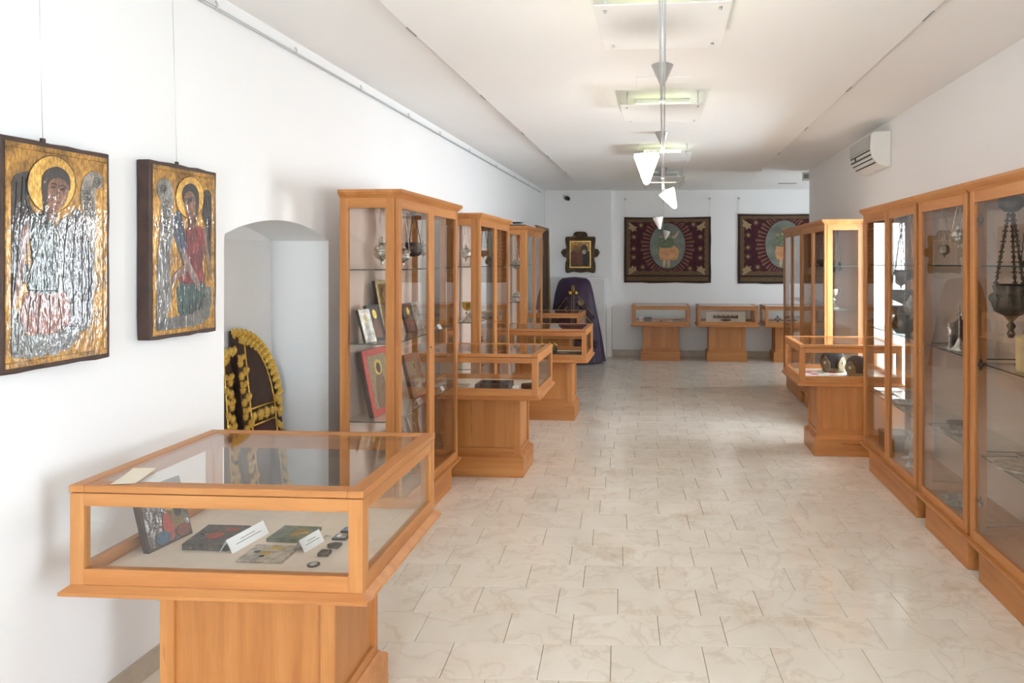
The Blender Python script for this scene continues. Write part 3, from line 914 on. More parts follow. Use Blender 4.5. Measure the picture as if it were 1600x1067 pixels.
ICON_RED = {
    'corners': [(-0.187,0.335),(0.209,0.347),(0.183,-0.346),(-0.205,-0.337)],
    'halo': [(0.116,0.235),(0.113,0.211),(0.104,0.188),(0.089,0.169),(0.07,0.153),(0.048,0.143),(0.025,0.139),(0.002,0.14),(-0.019,0.147),(-0.037,0.16),(-0.051,0.177),(-0.059,0.197),(-0.062,0.219),(-0.059,0.241),(-0.051,0.262),(-0.037,0.282),(-0.019,0.297),(0.002,0.309),(0.025,0.314),(0.048,0.314),(0.07,0.308),(0.089,0.296),(0.104,0.279),(0.113,0.258)],
    'hair': [(-0.021,0.211),(-0.024,0.245),(-0.005,0.273),(0.034,0.286),(0.067,0.27),(0.082,0.236),(0.078,0.179),(0.064,0.131),(0.049,0.12),(0.059,0.178),(0.054,0.225),(0.037,0.249),(0.011,0.249),(-0.009,0.231),(-0.014,0.202)],
    'face': [(-0.014,0.219),(-0.005,0.239),(0.016,0.251),(0.042,0.246),(0.057,0.217),(0.054,0.178),(0.035,0.145),(0.019,0.137),(0.0,0.154),(-0.011,0.184)],
    'neck': [(0.019,0.144),(0.054,0.154),(0.064,0.111),(0.023,0.103)],
    'wing_dark': [(0.119,0.259),(0.15,0.268),(0.183,0.228),(0.181,0.162),(0.166,0.046),(0.161,-0.061),(0.144,-0.028),(0.14,0.07),(0.125,0.118),(0.106,0.157),(0.115,0.198)],
    'lining': [(0.115,0.109),(0.14,0.102),(0.138,0.037),(0.161,-0.061),(0.15,-0.102),(0.131,-0.028),(0.119,0.037)],
    'torso': [(0.007,0.096),(0.076,0.109),(0.115,0.085),(0.12,0.004),(0.103,-0.06),(0.115,-0.133),(-0.035,-0.133),(-0.016,-0.06),(0.007,0.003)],
    'skirt': [(-0.039,-0.133),(0.115,-0.133),(0.12,-0.214),(0.088,-0.277),(-0.03,-0.268),(-0.05,-0.213)],
    'mantle': [(-0.074,0.145),(-0.035,0.167),(-0.016,0.118),(-0.001,0.065),(0.007,0.003),(-0.005,-0.06),(-0.03,-0.029),(-0.058,0.032),(-0.072,0.077)],
    'sash': [(-0.016,0.018),(0.028,-0.052),(0.082,-0.124),(0.09,-0.169),(0.07,-0.156),(0.016,-0.091),(-0.024,-0.029)],
    'forearm': [(-0.085,-0.108),(-0.041,-0.075),(0.007,-0.052),(0.016,-0.079),(-0.041,-0.109),(-0.08,-0.135)],
    'scroll': [(-0.168,0.231),(-0.161,0.272),(-0.123,0.288),(-0.085,0.269),(-0.076,0.213),(-0.08,0.145),(-0.072,0.062),(-0.091,0.001),(-0.096,-0.089),(-0.085,-0.18),(-0.112,-0.261),(-0.178,-0.282),(-0.172,-0.132),(-0.159,0.015),(-0.147,0.141),(-0.149,0.2)],
    'curl': [(-0.111,0.244),(-0.113,0.235),(-0.121,0.227),(-0.131,0.223),(-0.142,0.221),(-0.152,0.224),(-0.159,0.231),(-0.161,0.239),(-0.159,0.248),(-0.152,0.256),(-0.142,0.26),(-0.131,0.262),(-0.121,0.259),(-0.113,0.253)],
    'c1': [(0.078,-0.3),(0.073,-0.313),(0.059,-0.322),(0.039,-0.326),(0.017,-0.324),(-0.002,-0.316),(-0.016,-0.305),(-0.021,-0.291),(-0.016,-0.279),(-0.002,-0.27),(0.017,-0.266),(0.039,-0.267),(0.059,-0.275),(0.073,-0.286)],
    'c2': [(0.126,-0.288),(0.122,-0.301),(0.11,-0.312),(0.092,-0.316),(0.072,-0.314),(0.055,-0.307),(0.043,-0.295),(0.039,-0.281),(0.043,-0.267),(0.055,-0.257),(0.072,-0.252),(0.092,-0.254),(0.11,-0.261),(0.122,-0.273)],
    'c3': [(0.158,-0.266),(0.155,-0.28),(0.145,-0.291),(0.13,-0.297),(0.115,-0.296),(0.101,-0.288),(0.091,-0.275),(0.088,-0.261),(0.091,-0.246),(0.101,-0.235),(0.115,-0.229),(0.13,-0.23),(0.145,-0.238),(0.155,-0.25)],
    'c4': [(0.171,-0.225),(0.168,-0.238),(0.159,-0.248),(0.147,-0.253),(0.134,-0.252),(0.121,-0.245),(0.113,-0.235),(0.11,-0.222),(0.113,-0.209),(0.121,-0.2),(0.134,-0.195),(0.147,-0.195),(0.159,-0.202),(0.168,-0.212)],
    'c5': [(0.171,-0.18),(0.169,-0.191),(0.162,-0.2),(0.153,-0.205),(0.143,-0.204),(0.134,-0.199),(0.127,-0.189),(0.125,-0.178),(0.127,-0.167),(0.134,-0.158),(0.143,-0.153),(0.153,-0.154),(0.162,-0.159),(0.169,-0.169)],
    'c6': [(0.018,-0.299),(0.012,-0.31),(-0.003,-0.319),(-0.024,-0.322),(-0.047,-0.32),(-0.067,-0.313),(-0.081,-0.302),(-0.086,-0.29),(-0.081,-0.278),(-0.067,-0.27),(-0.047,-0.266),(-0.024,-0.268),(-0.003,-0.275),(0.012,-0.286)],
    'c7': [(-0.045,-0.301),(-0.05,-0.312),(-0.065,-0.321),(-0.085,-0.324),(-0.107,-0.322),(-0.127,-0.315),(-0.14,-0.304),(-0.145,-0.292),(-0.14,-0.281),(-0.127,-0.273),(-0.107,-0.269),(-0.085,-0.271),(-0.065,-0.278),(-0.05,-0.288)],
    'c8': [(-0.112,-0.302),(-0.116,-0.314),(-0.128,-0.322),(-0.145,-0.325),(-0.163,-0.324),(-0.18,-0.317),(-0.191,-0.307),(-0.195,-0.295),(-0.191,-0.284),(-0.18,-0.276),(-0.163,-0.272),(-0.145,-0.273),(-0.128,-0.28),(-0.116,-0.29)],
    'eye1': [(0.013,0.206),(0.01,0.201),(0.004,0.198),(-0.004,0.197),(-0.01,0.199),(-0.013,0.204),(-0.01,0.208),(-0.004,0.212),(0.004,0.212),(0.01,0.21)],
    'eye2': [(0.046,0.215),(0.043,0.21),(0.037,0.207),(0.029,0.206),(0.022,0.208),(0.02,0.213),(0.022,0.217),(0.029,0.221),(0.037,0.222),(0.043,0.219)],
    'nose': [(0.014,0.214),(0.021,0.214),(0.023,0.175),(0.007,0.171),(0.012,0.182)],
    'mouth': [(0.03,0.159),(0.028,0.156),(0.022,0.154),(0.015,0.154),(0.009,0.155),(0.007,0.157),(0.009,0.159),(0.015,0.161),(0.022,0.162),(0.028,0.161)],
    'brow1': [(-0.014,0.211),(-0.002,0.222),(0.014,0.218),(0.014,0.215),(-0.002,0.218)],
    'brow2': [(0.021,0.222),(0.035,0.23),(0.049,0.225),(0.049,0.221),(0.035,0.225),(0.021,0.218)],
    'text': [(-0.138,0.204),(-0.138,0.187),(-0.138,0.169),(-0.138,0.152),(-0.138,0.134),(-0.136,0.116),(-0.134,0.098),(-0.132,0.081)],
}
ICON_GREEN['strokes'] = [[(-0.094,0.107),(-0.082,0.055),(-0.094,-0.013),(-0.107,-0.079)],[(-0.06,0.108),(-0.047,0.048),(-0.056,-0.028),(-0.051,-0.104)],[(-0.029,0.087),(-0.027,0.018),(-0.032,-0.043)],[(-0.111,-0.131),(-0.119,-0.189),(-0.123,-0.241)],[(-0.077,-0.129),(-0.082,-0.192),(-0.086,-0.252)],[(-0.043,-0.131),(-0.038,-0.196),(-0.043,-0.26)],[(-0.007,-0.144),(0.002,-0.199),(0.004,-0.253)],[(-0.159,0.226),(-0.167,0.102),(-0.171,-0.042),(-0.177,-0.142)],[(-0.139,0.243),(-0.147,0.104),(-0.159,-0.042),(-0.169,-0.114)],[(0.03,0.121),(0.016,0.035),(0.011,-0.075)],[(0.063,0.139),(0.053,0.035),(0.049,-0.084),(0.053,-0.203)],[(0.092,0.117),(0.087,0.02),(0.087,-0.109),(0.087,-0.221)],[(0.112,0.053),(0.117,-0.045),(0.115,-0.159)],[(-0.103,0.127),(-0.06,0.131),(-0.029,0.109)],[(-0.117,-0.109),(-0.069,-0.115),(-0.011,-0.116)],[(-0.127,0.24),(-0.129,0.178),(-0.117,0.135)]]
ICON_RED['strokes'] = [[(0.028,0.081),(0.028,0.003),(-0.001,-0.091)],[(0.07,0.091),(0.076,0.004),(0.058,-0.108)],[(0.1,0.068),(0.094,-0.028),(0.088,-0.108)],[(-0.016,-0.145),(-0.021,-0.206),(-0.016,-0.261)],[(0.022,-0.142),(0.019,-0.209),(0.022,-0.268)],[(0.064,-0.14),(0.066,-0.203),(0.058,-0.27)],[(0.094,-0.141),(0.1,-0.205),(0.082,-0.26)],[(-0.058,0.139),(-0.041,0.071),(-0.016,-0.013)],[(-0.035,0.156),(-0.021,0.095),(-0.001,0.034)],[(0.144,0.241),(0.161,0.161),(0.153,0.046)],[(0.128,0.232),(0.144,0.16),(0.148,0.078)],[(-0.138,0.06),(-0.149,-0.059),(-0.159,-0.243)],[(-0.112,0.068),(-0.119,-0.059),(-0.133,-0.252)],[(0.009,0.095),(0.042,0.09),(0.076,0.106)],[(-0.034,-0.13),(0.04,-0.137),(0.113,-0.133)]]

# ------------------------------------------------------------------ wall paintings on wood (left wall)
def wall_icon(data, label, cy, cz, hw, hh, thick, cols, wire_y, lines):
    t = thing('icon_painting', label, 'painting', (XL, cy, cz), group='large icon panels hung on the left wall')
    xf = thick
    # worn board with slightly uneven edges
    rnd = random.Random(int(cy * 1000))
    ol = []
    for (x0, y0, x1, y1) in ((-hw, -hh, hw, -hh), (hw, -hh, hw, hh), (hw, hh, -hw, hh), (-hw, hh, -hw, -hh)):
        for i in range(7):
            s = i / 7
            ol.append((x0 + (x1 - x0) * s + rnd.uniform(-0.0025, 0.0025), y0 + (y1 - y0) * s + rnd.uniform(-0.0025, 0.0025)))
    plate('board', ol, 0.004, xf, M['darkwood'], t, bevel=0.004)
    # gilt raised border and gold ground
    b = 0.016
    bl = []
    for (a0, c0, a1, c1) in ((-hw + b, -hh + b, hw - b, -hh + b + 0.018), (-hw + b, hh - b - 0.018, hw - b, hh - b), (-hw + b, -hh + b + 0.018, -hw + b + 0.018, hh - b - 0.018), (hw - b - 0.018, -hh + b + 0.018, hw - b, hh - b - 0.018)):
        bl.append(((xf - 0.002, a0, c0), (xf + 0.004, a1, c1)))
    boxes('gilt_border', bl, goldpaint(), t, 0.002)
    g = b + 0.02
    box('gold_ground', (xf - 0.002, -hw + g - 0.004, -hh + g - 0.004), (xf + 0.0015, hw - g + 0.004, hh - g + 0.004), goldpaint(), t, 0)
    parts = {}
    lv = xf + 0.0015
    lim = lambda p: (max(-hw + g, min(hw - g, p[0])), max(-hh + g, min(hh - g, p[1])))
    for n, (key, nm, col, h) in enumerate(cols):
        pts = [lim(p) for p in smooth_loop(data[key], 3)]
        mat = halopaint() if col == 'gold' else paint(*col)
        parts[key] = plate(nm, pts, lv - 0.001, lv + h, mat, t)
    hl = data['halo']
    tube('halo_ring', [(lv + 0.0022,) + lim(p) for p in hl + hl[:1]], 0.0014, paint(96, 66, 36), t, 5)
    for st in data['strokes']:
        tube('fold_line', [(lv + 0.0016,) + lim(p) for p in st], 0.0013, paint(50, 44, 40), t, 5)
    face = parts['face']
    fh = dict((c[0], c[3]) for c in cols)['face'] + lv
    for key, nm in (('eye1', 'eye'), ('eye2', 'eye'), ('brow1', 'brow'), ('brow2', 'brow'), ('nose', 'nose'), ('mouth', 'mouth')):
        col = {'eye': (34, 24, 20), 'brow': (52, 34, 26), 'nose': (150, 98, 74), 'mouth': (146, 74, 62)}[nm]
        plate(nm, smooth_loop(data[key], 2), fh - 0.0004, fh + 0.0008, paint(*col), face)
    sh = dict((c[0], c[3]) for c in cols)['scroll'] + lv
    cu = data['curl']
    ccx = sum(p[0] for p in cu) / len(cu)
    ccy = sum(p[1] for p in cu) / len(cu)
    cr = max(p[1] for p in cu) - ccy
    spiral = []
    for i in range(40):
        a = i / 39 * 4.2 * PI
        r = cr * (1 - i / 44)
        spiral.append((sh + 0.0006, ccx + r * 0.85 * math.cos(a), ccy + r * math.sin(a)))
    tube('scroll_curl', spiral, 0.0012, paint(70, 62, 56), parts['scroll'], 5)
    for (p, s) in zip(data['text'], lines):
        cu_ = bpy.data.curves.new('lettering', 'FONT')
        cu_.body = s
        cu_.size = 0.021
        cu_.extrude = 0.0003
        tmp = bpy.data.objects.new('lettering', cu_)
        C.objects.link(tmp)
        me = bpy.data.meshes.new_from_object(tmp.evaluated_get(bpy.context.evaluated_depsgraph_get()))
        bpy.data.objects.remove(tmp)
        me.materials.clear()
        o = link('lettering', me, paint(50, 44, 40), parts['scroll'])
        o.location = (sh + 0.0006, p[0], p[1] - 0.012)
        o.rotation_euler = (PI / 2, 0, PI / 2)
        o.scale = (0.75, 1, 1)
    # hanging lug and wire up to the picture rail
    boxes('hanging_lug', [((xf - 0.03, wire_y - cy - 0.008, hh), (xf - 0.022, wire_y - cy + 0.008, hh + 0.016))], M['darkwood'], t)
    tube('wire', [(xf - 0.026, wire_y - cy, hh + 0.01), (0.012, wire_y - cy, 2.81 - cz)], 0.0009, M['alu'], t, 5)
    return t


grey = (150, 146, 140)
wall_icon(ICON_GREEN, 'large icon of an angel in green tunic and salmon skirt, leftmost on the wall', 2.162, 1.669, 0.212, 0.366, 0.058, [
    ('halo', 'halo', 'gold', 0.0022), ('wing_dark', 'wing', (56, 48, 44), 0.0012), ('lining', 'wing_lining', (176, 136, 124), 0.0018),
    ('wing_grey', 'wing', (132, 130, 132), 0.0012), ('scroll', 'scroll', (196, 188, 176), 0.0022), ('skirt', 'skirt', (190, 118, 90), 0.0015),
    ('torso', 'tunic', (58, 84, 76), 0.002), ('sleeve', 'sleeve', (176, 182, 184), 0.0026), ('neck', 'neck', (150, 100, 78), 0.0026), ('hair', 'hair', (62, 42, 34), 0.0034), ('face', 'face', (176, 124, 98), 0.0036),
    ('c9', 'cloud', (140, 138, 130), 0.001), ('c8', 'cloud', (122, 118, 112), 0.0014), ('c7', 'cloud', (150, 148, 140), 0.0018), ('c1', 'cloud', (142, 142, 138), 0.0016), ('c2', 'cloud', (160, 158, 150), 0.002), ('c3', 'cloud', (146, 146, 142), 0.0022),
    ('c4', 'cloud', (162, 160, 152), 0.0024), ('c5', 'cloud', (150, 150, 146), 0.0026), ('c6', 'cloud', (138, 138, 136), 0.0028)],
    2.125, ['ΖΑΛΙ', 'GЛΙВН', 'ПКЛΙ∙Ε', 'ΗΡΕΠЦ', 'СΙШΗΗ'])
wall_icon(ICON_RED, 'icon of a dark-haired angel in red tunic, hung beside the arched niche', 2.778, 1.693, 0.206, 0.355, 0.058, [
    ('halo', 'halo', 'gold', 0.0022), ('wing_dark', 'wing', (62, 52, 48), 0.0012), ('lining', 'wing_lining', (186, 160, 140), 0.0016),
    ('scroll', 'scroll', (190, 186, 180), 0.002), ('mantle', 'mantle', (96, 116, 140), 0.0014), ('skirt', 'skirt', (92, 124, 118), 0.0015),
    ('torso', 'tunic', (172, 54, 54), 0.002), ('sash', 'sash', (196, 170, 160), 0.0026), ('forearm', 'forearm', (188, 150, 134), 0.003), ('neck', 'neck', (156, 108, 84), 0.0026), ('hair', 'hair', (48, 34, 30), 0.0034), ('face', 'face', (182, 134, 106), 0.0036),
    ('c8', 'cloud', (120, 126, 130), 0.001), ('c7', 'cloud', (138, 140, 140), 0.0013), ('c6', 'cloud', (150, 150, 146), 0.0016), ('c1', 'cloud', (164, 162, 154), 0.002), ('c2', 'cloud', (172, 168, 158), 0.0023), ('c3', 'cloud', (156, 156, 148), 0.0026), ('c4', 'cloud', (160, 158, 148), 0.0022), ('c5', 'cloud', (146, 146, 138), 0.0018)],
    2.762, ['ΣΑΗΙ', 'ШΗΓΛ', 'ГΗΛИ', 'ΠΟΒΛ', 'ΑΧΒΗ', 'ΙΕЛΔ', 'ИВΟΗ', 'ΠΛΗС'])

# picture rail with hooks
pr_ = thing('picture_rail', 'thin white picture rail with small hooks along the left wall', 'picture rail', (XL, 0, 2.81))
box('rail', (0, YB + 0.1, -0.006), (0.014, 11.75, 0.006), M['alu'], pr_, 0.002)
for y in (2.4, 3.05, 3.75, 4.6, 5.5, 6.3, 7.3, 8.5, 9.6, 10.6):
    tube('hook', [(0.012, y, 0.03), (0.02, y, 0.012), (0.016, y, -0.012)], 0.004, M['alu'], pr_, 6)

# ------------------------------------------------------------------ gilded carved doors leaning in the niche
def leaf_mesh():
    # one curled acanthus leaf, about 1 unit long along +y, raised along z
    v, f = [], []
    n = 6
    for i in range(n + 1):
        s = i / n
        wd = 0.42 * math.sin(PI * min(1, s * 0.92 + 0.08)) ** 0.7 * (1 - 0.25 * (i % 2))
        z = 0.12 + 0.5 * math.sin(PI * s) ** 1.2
        y = s
        v += [(-wd, y, z * 0.25), (-wd * 0.45, y + 0.04, z * 0.8), (0, y + 0.08, z), (wd * 0.45, y + 0.04, z * 0.8), (wd, y, z * 0.25)]
    for i in range(n):
        for k in range(4):
            f.append((i * 5 + k, i * 5 + k + 1, i * 5 + 6 + k, i * 5 + 5 + k))
    return mesh('carved_leaf', v, f)


def rosette_mesh():
    v, f = [(0, 0, 0.55)], []
    n = 16
    for j, (r, z) in enumerate(((0.3, 0.62), (0.75, 0.5), (1.0, 0.0))):
        for i in range(n):
            a = 2 * PI * i / n
            q = r * (1 + (0.16 if i % 2 else -0.12) * (j > 0))
            v.append((q * math.cos(a), q * math.sin(a), z - (0.12 if i % 2 == 0 and j == 1 else 0)))
    for i in range(n):
        i2 = (i + 1) % n
        f.append((0, 1 + i, 1 + i2))
        for j in range(2):
            f.append((1 + j * n + i, 1 + (j + 1) * n + i, 1 + (j + 1) * n + i2, 1 + j * n + i2))
    return mesh('rosette', v, f)


LEAF, ROSE = leaf_mesh(), rosette_mesh()
for me in (LEAF, ROSE):
    me.materials.append(M['goldleaf'])


def gilded_door(label, loc, rot, w, h, mirror=1):
    """one leaf of a pair of doors: arched outer edge, gold carving on dark wood. local: x across, z up, front -y"""
    t = thing('gilded_door_leaf', label, 'carved door', loc, rot=rot, group='gilded carved door leaves in the niche')
    hs = h * 0.66

    def top(x):                      # quarter arch falling towards the outer edge
        return hs + (h - hs) * math.sqrt(max(0, 1 - (x / w) ** 2.2))
    n = 14
    arc = [(w * math.sin(i / n * PI / 2), 0) for i in range(n + 1)]
    ol = [(0, 0)] + [(x, top(x)) for x, _ in arc] + [(w, 0)]
    ol = [(mirror * a, b) for a, b in ol]
    plate('board', ol, 0, 0.035, M['darkwood'], t, 'xz', bevel=0.004)

    def orn(me, nm, x, z, s, ang, out=0.035):
        o = bpy.data.objects.new(nm, me)
        C.objects.link(o)
        o.parent = t
        o.location = (mirror * x, -out, z)
        o.rotation_euler = (PI / 2, ang * mirror, 0)
        o.scale = (s, s, s * 0.6)
    # gold mouldings
    fr = 0.072
    rods = [[(fr, 0.02), (fr, top(fr) - 0.05)], [(w - fr, 0.02), (w - fr, hs + 0.0)], [(fr, hs - 0.02), (w - fr, hs - 0.02)], [(fr, hs - 0.115), (w - fr, hs - 0.115)]]
    rods.append([(x * (w - fr) / w, max(hs, top(x) - 0.055)) for x, _ in arc if x > fr * 0.8])
    tubes('gold_moulding', [[(mirror * a, -0.037, b) for a, b in r] for r in rods], 0.006, M['goldleaf'], t, 6)
    plate('brown_panel', [(mirror * a, b) for a, b in rect(fr, 0.02, w - fr, hs - 0.115)], 0.034, 0.037, M['brownvelvet'], t, 'xz')
    # leaves over the arch, scrolls down both stiles, medallion band
    for i in range(15):
        s = (i + 0.3) / 15
        x = w * math.sin(s * PI / 2)
        z = top(x)
        ang = math.atan2(w, (h - hs) * 1.2) * s * 1.15
        orn(LEAF, 'carved_leaf', x - 0.012, z - 0.045, 0.066, -0.5 + ang)
        orn(LEAF, 'carved_leaf', max(0.03, x - 0.04), z - 0.075, 0.058, 0.5 + ang)
    m = 15
    for i in range(m):
        z = 0.05 + i * (h - 0.16) / m
        orn(ROSE, 'rosette', 0.022, z, 0.026, i * 0.7)
        orn(LEAF, 'carved_leaf', 0.042, z, 0.062, 0.7 if i % 2 else -0.7)
        orn(ROSE, 'rosette', 0.055, z + 0.03, 0.018, i * 0.4)
    for i in range(11):
        z = 0.05 + i * hs / 11
        orn(ROSE, 'rosette', w - 0.02, z, 0.025, i)
        orn(LEAF, 'carved_leaf', w - 0.04, z, 0.062, 0.7 if i % 2 else -0.7)
        orn(ROSE, 'rosette', w - 0.055, z + 0.03, 0.018, i * 0.4)
    for k in range(4):
        x = fr + 0.03 + k * (w - 2 * fr - 0.06) / 3
        orn(ROSE, 'rosette', x, hs - 0.068, 0.034 if k in (1, 2) else 0.026, k)
    return t


# front face looks into the room (+X) and a little towards the camera
gilded_door('gilded carved door leaf with arched top leaning in the niche, fully in view', (-2.255, 3.69, 0.0), (math.radians(-6), 0, PI / 2), 0.385, 1.27)
gilded_door('second gilded carved door leaf behind it, mostly hidden by the niche edge', (-2.30, 3.645, 0.0), (math.radians(-4), 0, PI / 2), 0.36, 1.17, -1)

# ------------------------------------------------------------------ far wall tapestries
def tapestry(label, x0, x1, z0, z1, name_pts):
    w, h = x1 - x0, z1 - z0
    t = thing('tapestry', label, 'tapestry', (x0, YF - 0.012, z0), group='sunburst tapestries on the far wall')
    rnd = random.Random(int(w * 1000))
    ol = [(w * i / 10, 0.006 * math.sin(i * 1.3) - (0.004 if i % 2 else 0)) for i in range(11)] + [(w + 0.004 * math.sin(i * 2), h * i / 6) for i in range(1, 6)]
    ol += [(w - w * i / 10, h - 0.012 * math.sin(PI * i / 10)) for i in range(11)] + [(0.003 * math.sin(i), h - h * i / 6) for i in range(1, 6)]
    plate('cloth', ol, 0.0, 0.008, M['tap_edge'], t, 'xz')
    B = 0.04 * w / 1.5
    plate('border', rect(B, B * 3.4, w - B, h - B * 0.9), 0.007, 0.010, M['tap_border'], t, 'xz')
    plate('lower_band', rect(B, B * 0.8, w - B, B * 2.6), 0.007, 0.010, M['tap_border'], t, 'xz')
    k = 0.07
    g0, g1, g2, g3 = B + k, B * 3.4 + k, w - B - k, h - B * 0.9 - k * 0.8
    wav = []
    for (a0, b0_, a1, b1_) in ((g0, g1, g2, g1), (g2, g1, g2, g3), (g2, g3, g0, g3), (g0, g3, g0, g1)):
        for i in range(16):
            s = i / 16
            e = 0.008 * (1 if i % 2 else -1)
            wav.append((a0 + (a1 - a0) * s + (e if a0 == a1 else 0), b0_ + (b1_ - b0_) * s + (e if b0_ == b1_ else 0)))
    plate('maroon_ground', wav, 0.009, 0.012, M['tap_ground'], t, 'xz')
    cx, cz = 0.503 * w, 0.56 * h
    rx, rz = 0.205 * w, 0.345 * h
    for i in range(44):
        a = 2 * PI * i / 44
        da = 0.036
        r0, r1 = 1.03, 1.52 if i % 2 else 1.44
        r1z = 1.32
        p = []
        for (r, q) in ((r0, -0.8), (r0, 0.8), (1, 1.25), (1, -1.25)):
            if r == r0:
                p.append((cx + rx * r0 * math.cos(a + da * q), cz + rz * r0 * math.sin(a + da * q)))
            else:
                p.append((cx + rx * r1 * math.cos(a + da * q), min(g3 - 0.01, max(g1 + 0.01, cz + rz * r1z * math.sin(a + da * q)))))
        plate('ray', p, 0.011, 0.014, M['tap_ray'], t, 'xz')
    plate('medallion', ellipse(cx, cz, rx, rz, 36), 0.011, 0.0145, M['tap_sky'], t, 'xz')

    def U(pts):
        return [(w * (a - 80) / 700, h * (1 - (b - 62) / 535)) for a, b in pts]
    fig = [('leg', [(398, 415), (418, 412), (415, 462), (395, 468)], 'tap_skin'), ('leg', [(430, 412), (448, 415), (452, 465), (432, 468)], 'tap_skin'),
           ('skirt', [(372, 310), (470, 300), (500, 310), (520, 345), (512, 400), (480, 415), (440, 408), (400, 412), (370, 405)], 'tap_peach'),
           ('cloak', [(465, 280), (490, 300), (522, 330), (516, 370), (480, 330)], 'tap_peach'),
           ('armour', [(372, 235), (410, 225), (470, 232), (480, 290), (465, 312), (375, 312), (385, 280)], 'tap_armour'),
           ('arm', [(372, 240), (385, 260), (345, 320), (330, 312), (355, 280)], 'tap_armour'), ('arm', [(470, 235), (500, 228), (525, 185), (516, 180), (490, 215), (465, 225)], 'tap_skin'),
           ('head', [(415, 190), (440, 186), (450, 205), (442, 228), (420, 230), (412, 210)], 'tap_skin'),
           ('wing', [(385, 235), (365, 225), (378, 215), (400, 225)], 'tap_gold'), ('helmet', [(408, 198), (425, 172), (448, 180), (452, 200), (430, 190)], 'tap_gold')]
    for n, (nm, pts, m) in enumerate(fig):
        plate(nm, smooth_loop(U(pts), 2), 0.014, 0.0165 + 0.0004 * n, M[m], t, 'xz')

    def star(x, y, s, rot=0.0):
        p = []
        for i in range(16):
            a = 2 * PI * i / 16 + rot
            r = s if i % 2 == 0 else s * 0.22
            p.append((x + r * math.cos(a), y + r * math.sin(a)))
        plate('star', p, 0.011, 0.0145, M['tap_gold'], t, 'xz')
    for (a, b) in ((160, 225), (158, 320), (158, 390), (232, 470), (695, 225), (695, 320), (695, 395), (612, 480), (640, 125), (218, 130)):
        (q,) = U([(a, b)])
        star(q[0], q[1], 0.06, a)
    for (a, b, sx, sy) in ((145, 145, 1, 1), (705, 140, -1, 1), (145, 495, 1, -1), (705, 495, -1, -1)):
        pts = [(-30, -38), (-8, -30), (18, -10), (42, 0), (30, 12), (38, 34), (16, 24), (4, 40), (-10, 18), (-32, 10), (-22, -10)]
        plate('cherub', smooth_loop(U([(a + sx * p, b + sy * q) for p, q in pts]), 2), 0.011, 0.0155, M['tap_gold'], t, 'xz')
    for i in range(2):
        tube('hanging_wire', [(0.02 + i * (w - 0.04), -0.004, h - 0.01), (0.02 + i * (w - 0.04), -0.004, 2.72 - z0)], 0.0015, M['alu'], t, 5)
        box('wall_hook', (0.01 + i * (w - 0.04), -0.02, 2.715 - z0), (0.03 + i * (w - 0.04), 0.012, 2.745 - z0), M['grey_plastic'], t)
    return t


tapestry('maroon tapestry with a sunburst medallion and soldier figure, wholly in view', -0.666, 0.834, 1.275, 2.419, None)
tapestry('right-hand sunburst tapestry cut off by the tall cabinets', 1.291, 2.85, 1.266, 2.463, None)

# ------------------------------------------------------------------ carved framed icon on the pilaster
t = thing('framed_icon', 'small icon in an ornate dark carved frame above the purple vestment', 'painting', (-1.41, 12.1, 1.80))
fo = [(-0.25, -0.35), (-0.12, -0.335), (0, -0.35), (0.12, -0.335), (0.25, -0.35), (0.262, -0.2), (0.24, -0.1), (0.30, -0.07), (0.325, 0.0), (0.30, 0.06), (0.25, 0.07), (0.262, 0.2), (0.25, 0.27), (0.13, 0.275), (0.115, 0.33), (0.06, 0.36), (0, 0.352), (-0.06, 0.36), (-0.115, 0.33), (-0.13, 0.275),
      (-0.25, 0.27), (-0.262, 0.2), (-0.25, 0.07), (-0.30, 0.06), (-0.325, 0.0), (-0.30, -0.07), (-0.24, -0.1), (-0.262, -0.2)]
M['bronzewood'] = plain('dark_gilt_carving', srgb(84, 66, 44), 0.5, 0.3, var=0.5, scale=30, bump=0.5, bscale=40)
plate('carved_frame', smooth_loop(fo, 3), 0.0, 0.035, M['bronzewood'], t, 'xz', bevel=0.008)
SC = rosette_mesh()
SC.materials.append(M['bronzewood'])
for (x, z, s) in [(-0.29, 0, 0.045), (0.29, 0, 0.045), (0, 0.31, 0.05), (-0.07, 0.30, 0.03), (0.07, 0.30, 0.03)] + [(sx * 0.215, z, 0.03) for sx in (-1, 1) for z in (-0.3, -0.22, -0.14, 0.1, 0.17, 0.235)] + [(x, -0.305, 0.03) for x in (-0.13, -0.05, 0.05, 0.13)] + [(x, 0.24, 0.028) for x in (-0.14, -0.07, 0.0, 0.07, 0.14)]:
    o = bpy.data.objects.new('carved_scroll', SC)
    C.objects.link(o)
    o.parent = t
    o.location = (x, -0.034, z)
    o.rotation_euler = (PI / 2, x * 9, 0)
    o.scale = (s, s, s * 0.8)
plate('gilt_inner_frame', rect(-0.185, -0.265, 0.185, 0.2), 0.03, 0.046, M['gilt'], t, 'xz', bevel=0.003)
pic = plate('picture', rect(-0.165, -0.245, 0.165, 0.18), 0.045, 0.048, flat(70, 50, 40), t, 'xz')
plate('gold_sky', rect(-0.165, 0.02, 0.165, 0.18), 0.047, 0.0485, goldpaint(), pic, 'xz')
for k, (x, z, rx, rz, c) in enumerate(((-0.04, 0.03, 0.1, 0.09, (128, 88, 46)), (0.07, 0.06, 0.06, 0.075, (70, 58, 50)), (-0.085, -0.09, 0.07, 0.13, (96, 54, 44)), (0.0, -0.1, 0.06, 0.13, (110, 66, 48)), (0.1, -0.11, 0.055, 0.13, (52, 44, 46)), (0.07, 0.01, 0.035, 0.04, (176, 160, 136)), (-0.06, 0.03, 0.03, 0.035, (120, 80, 56)))):
    plate('figure', ellipse(x, z, rx, rz, 16), 0.048, 0.0505 + 0.0012 * k, flat(*c), pic, 'xz')

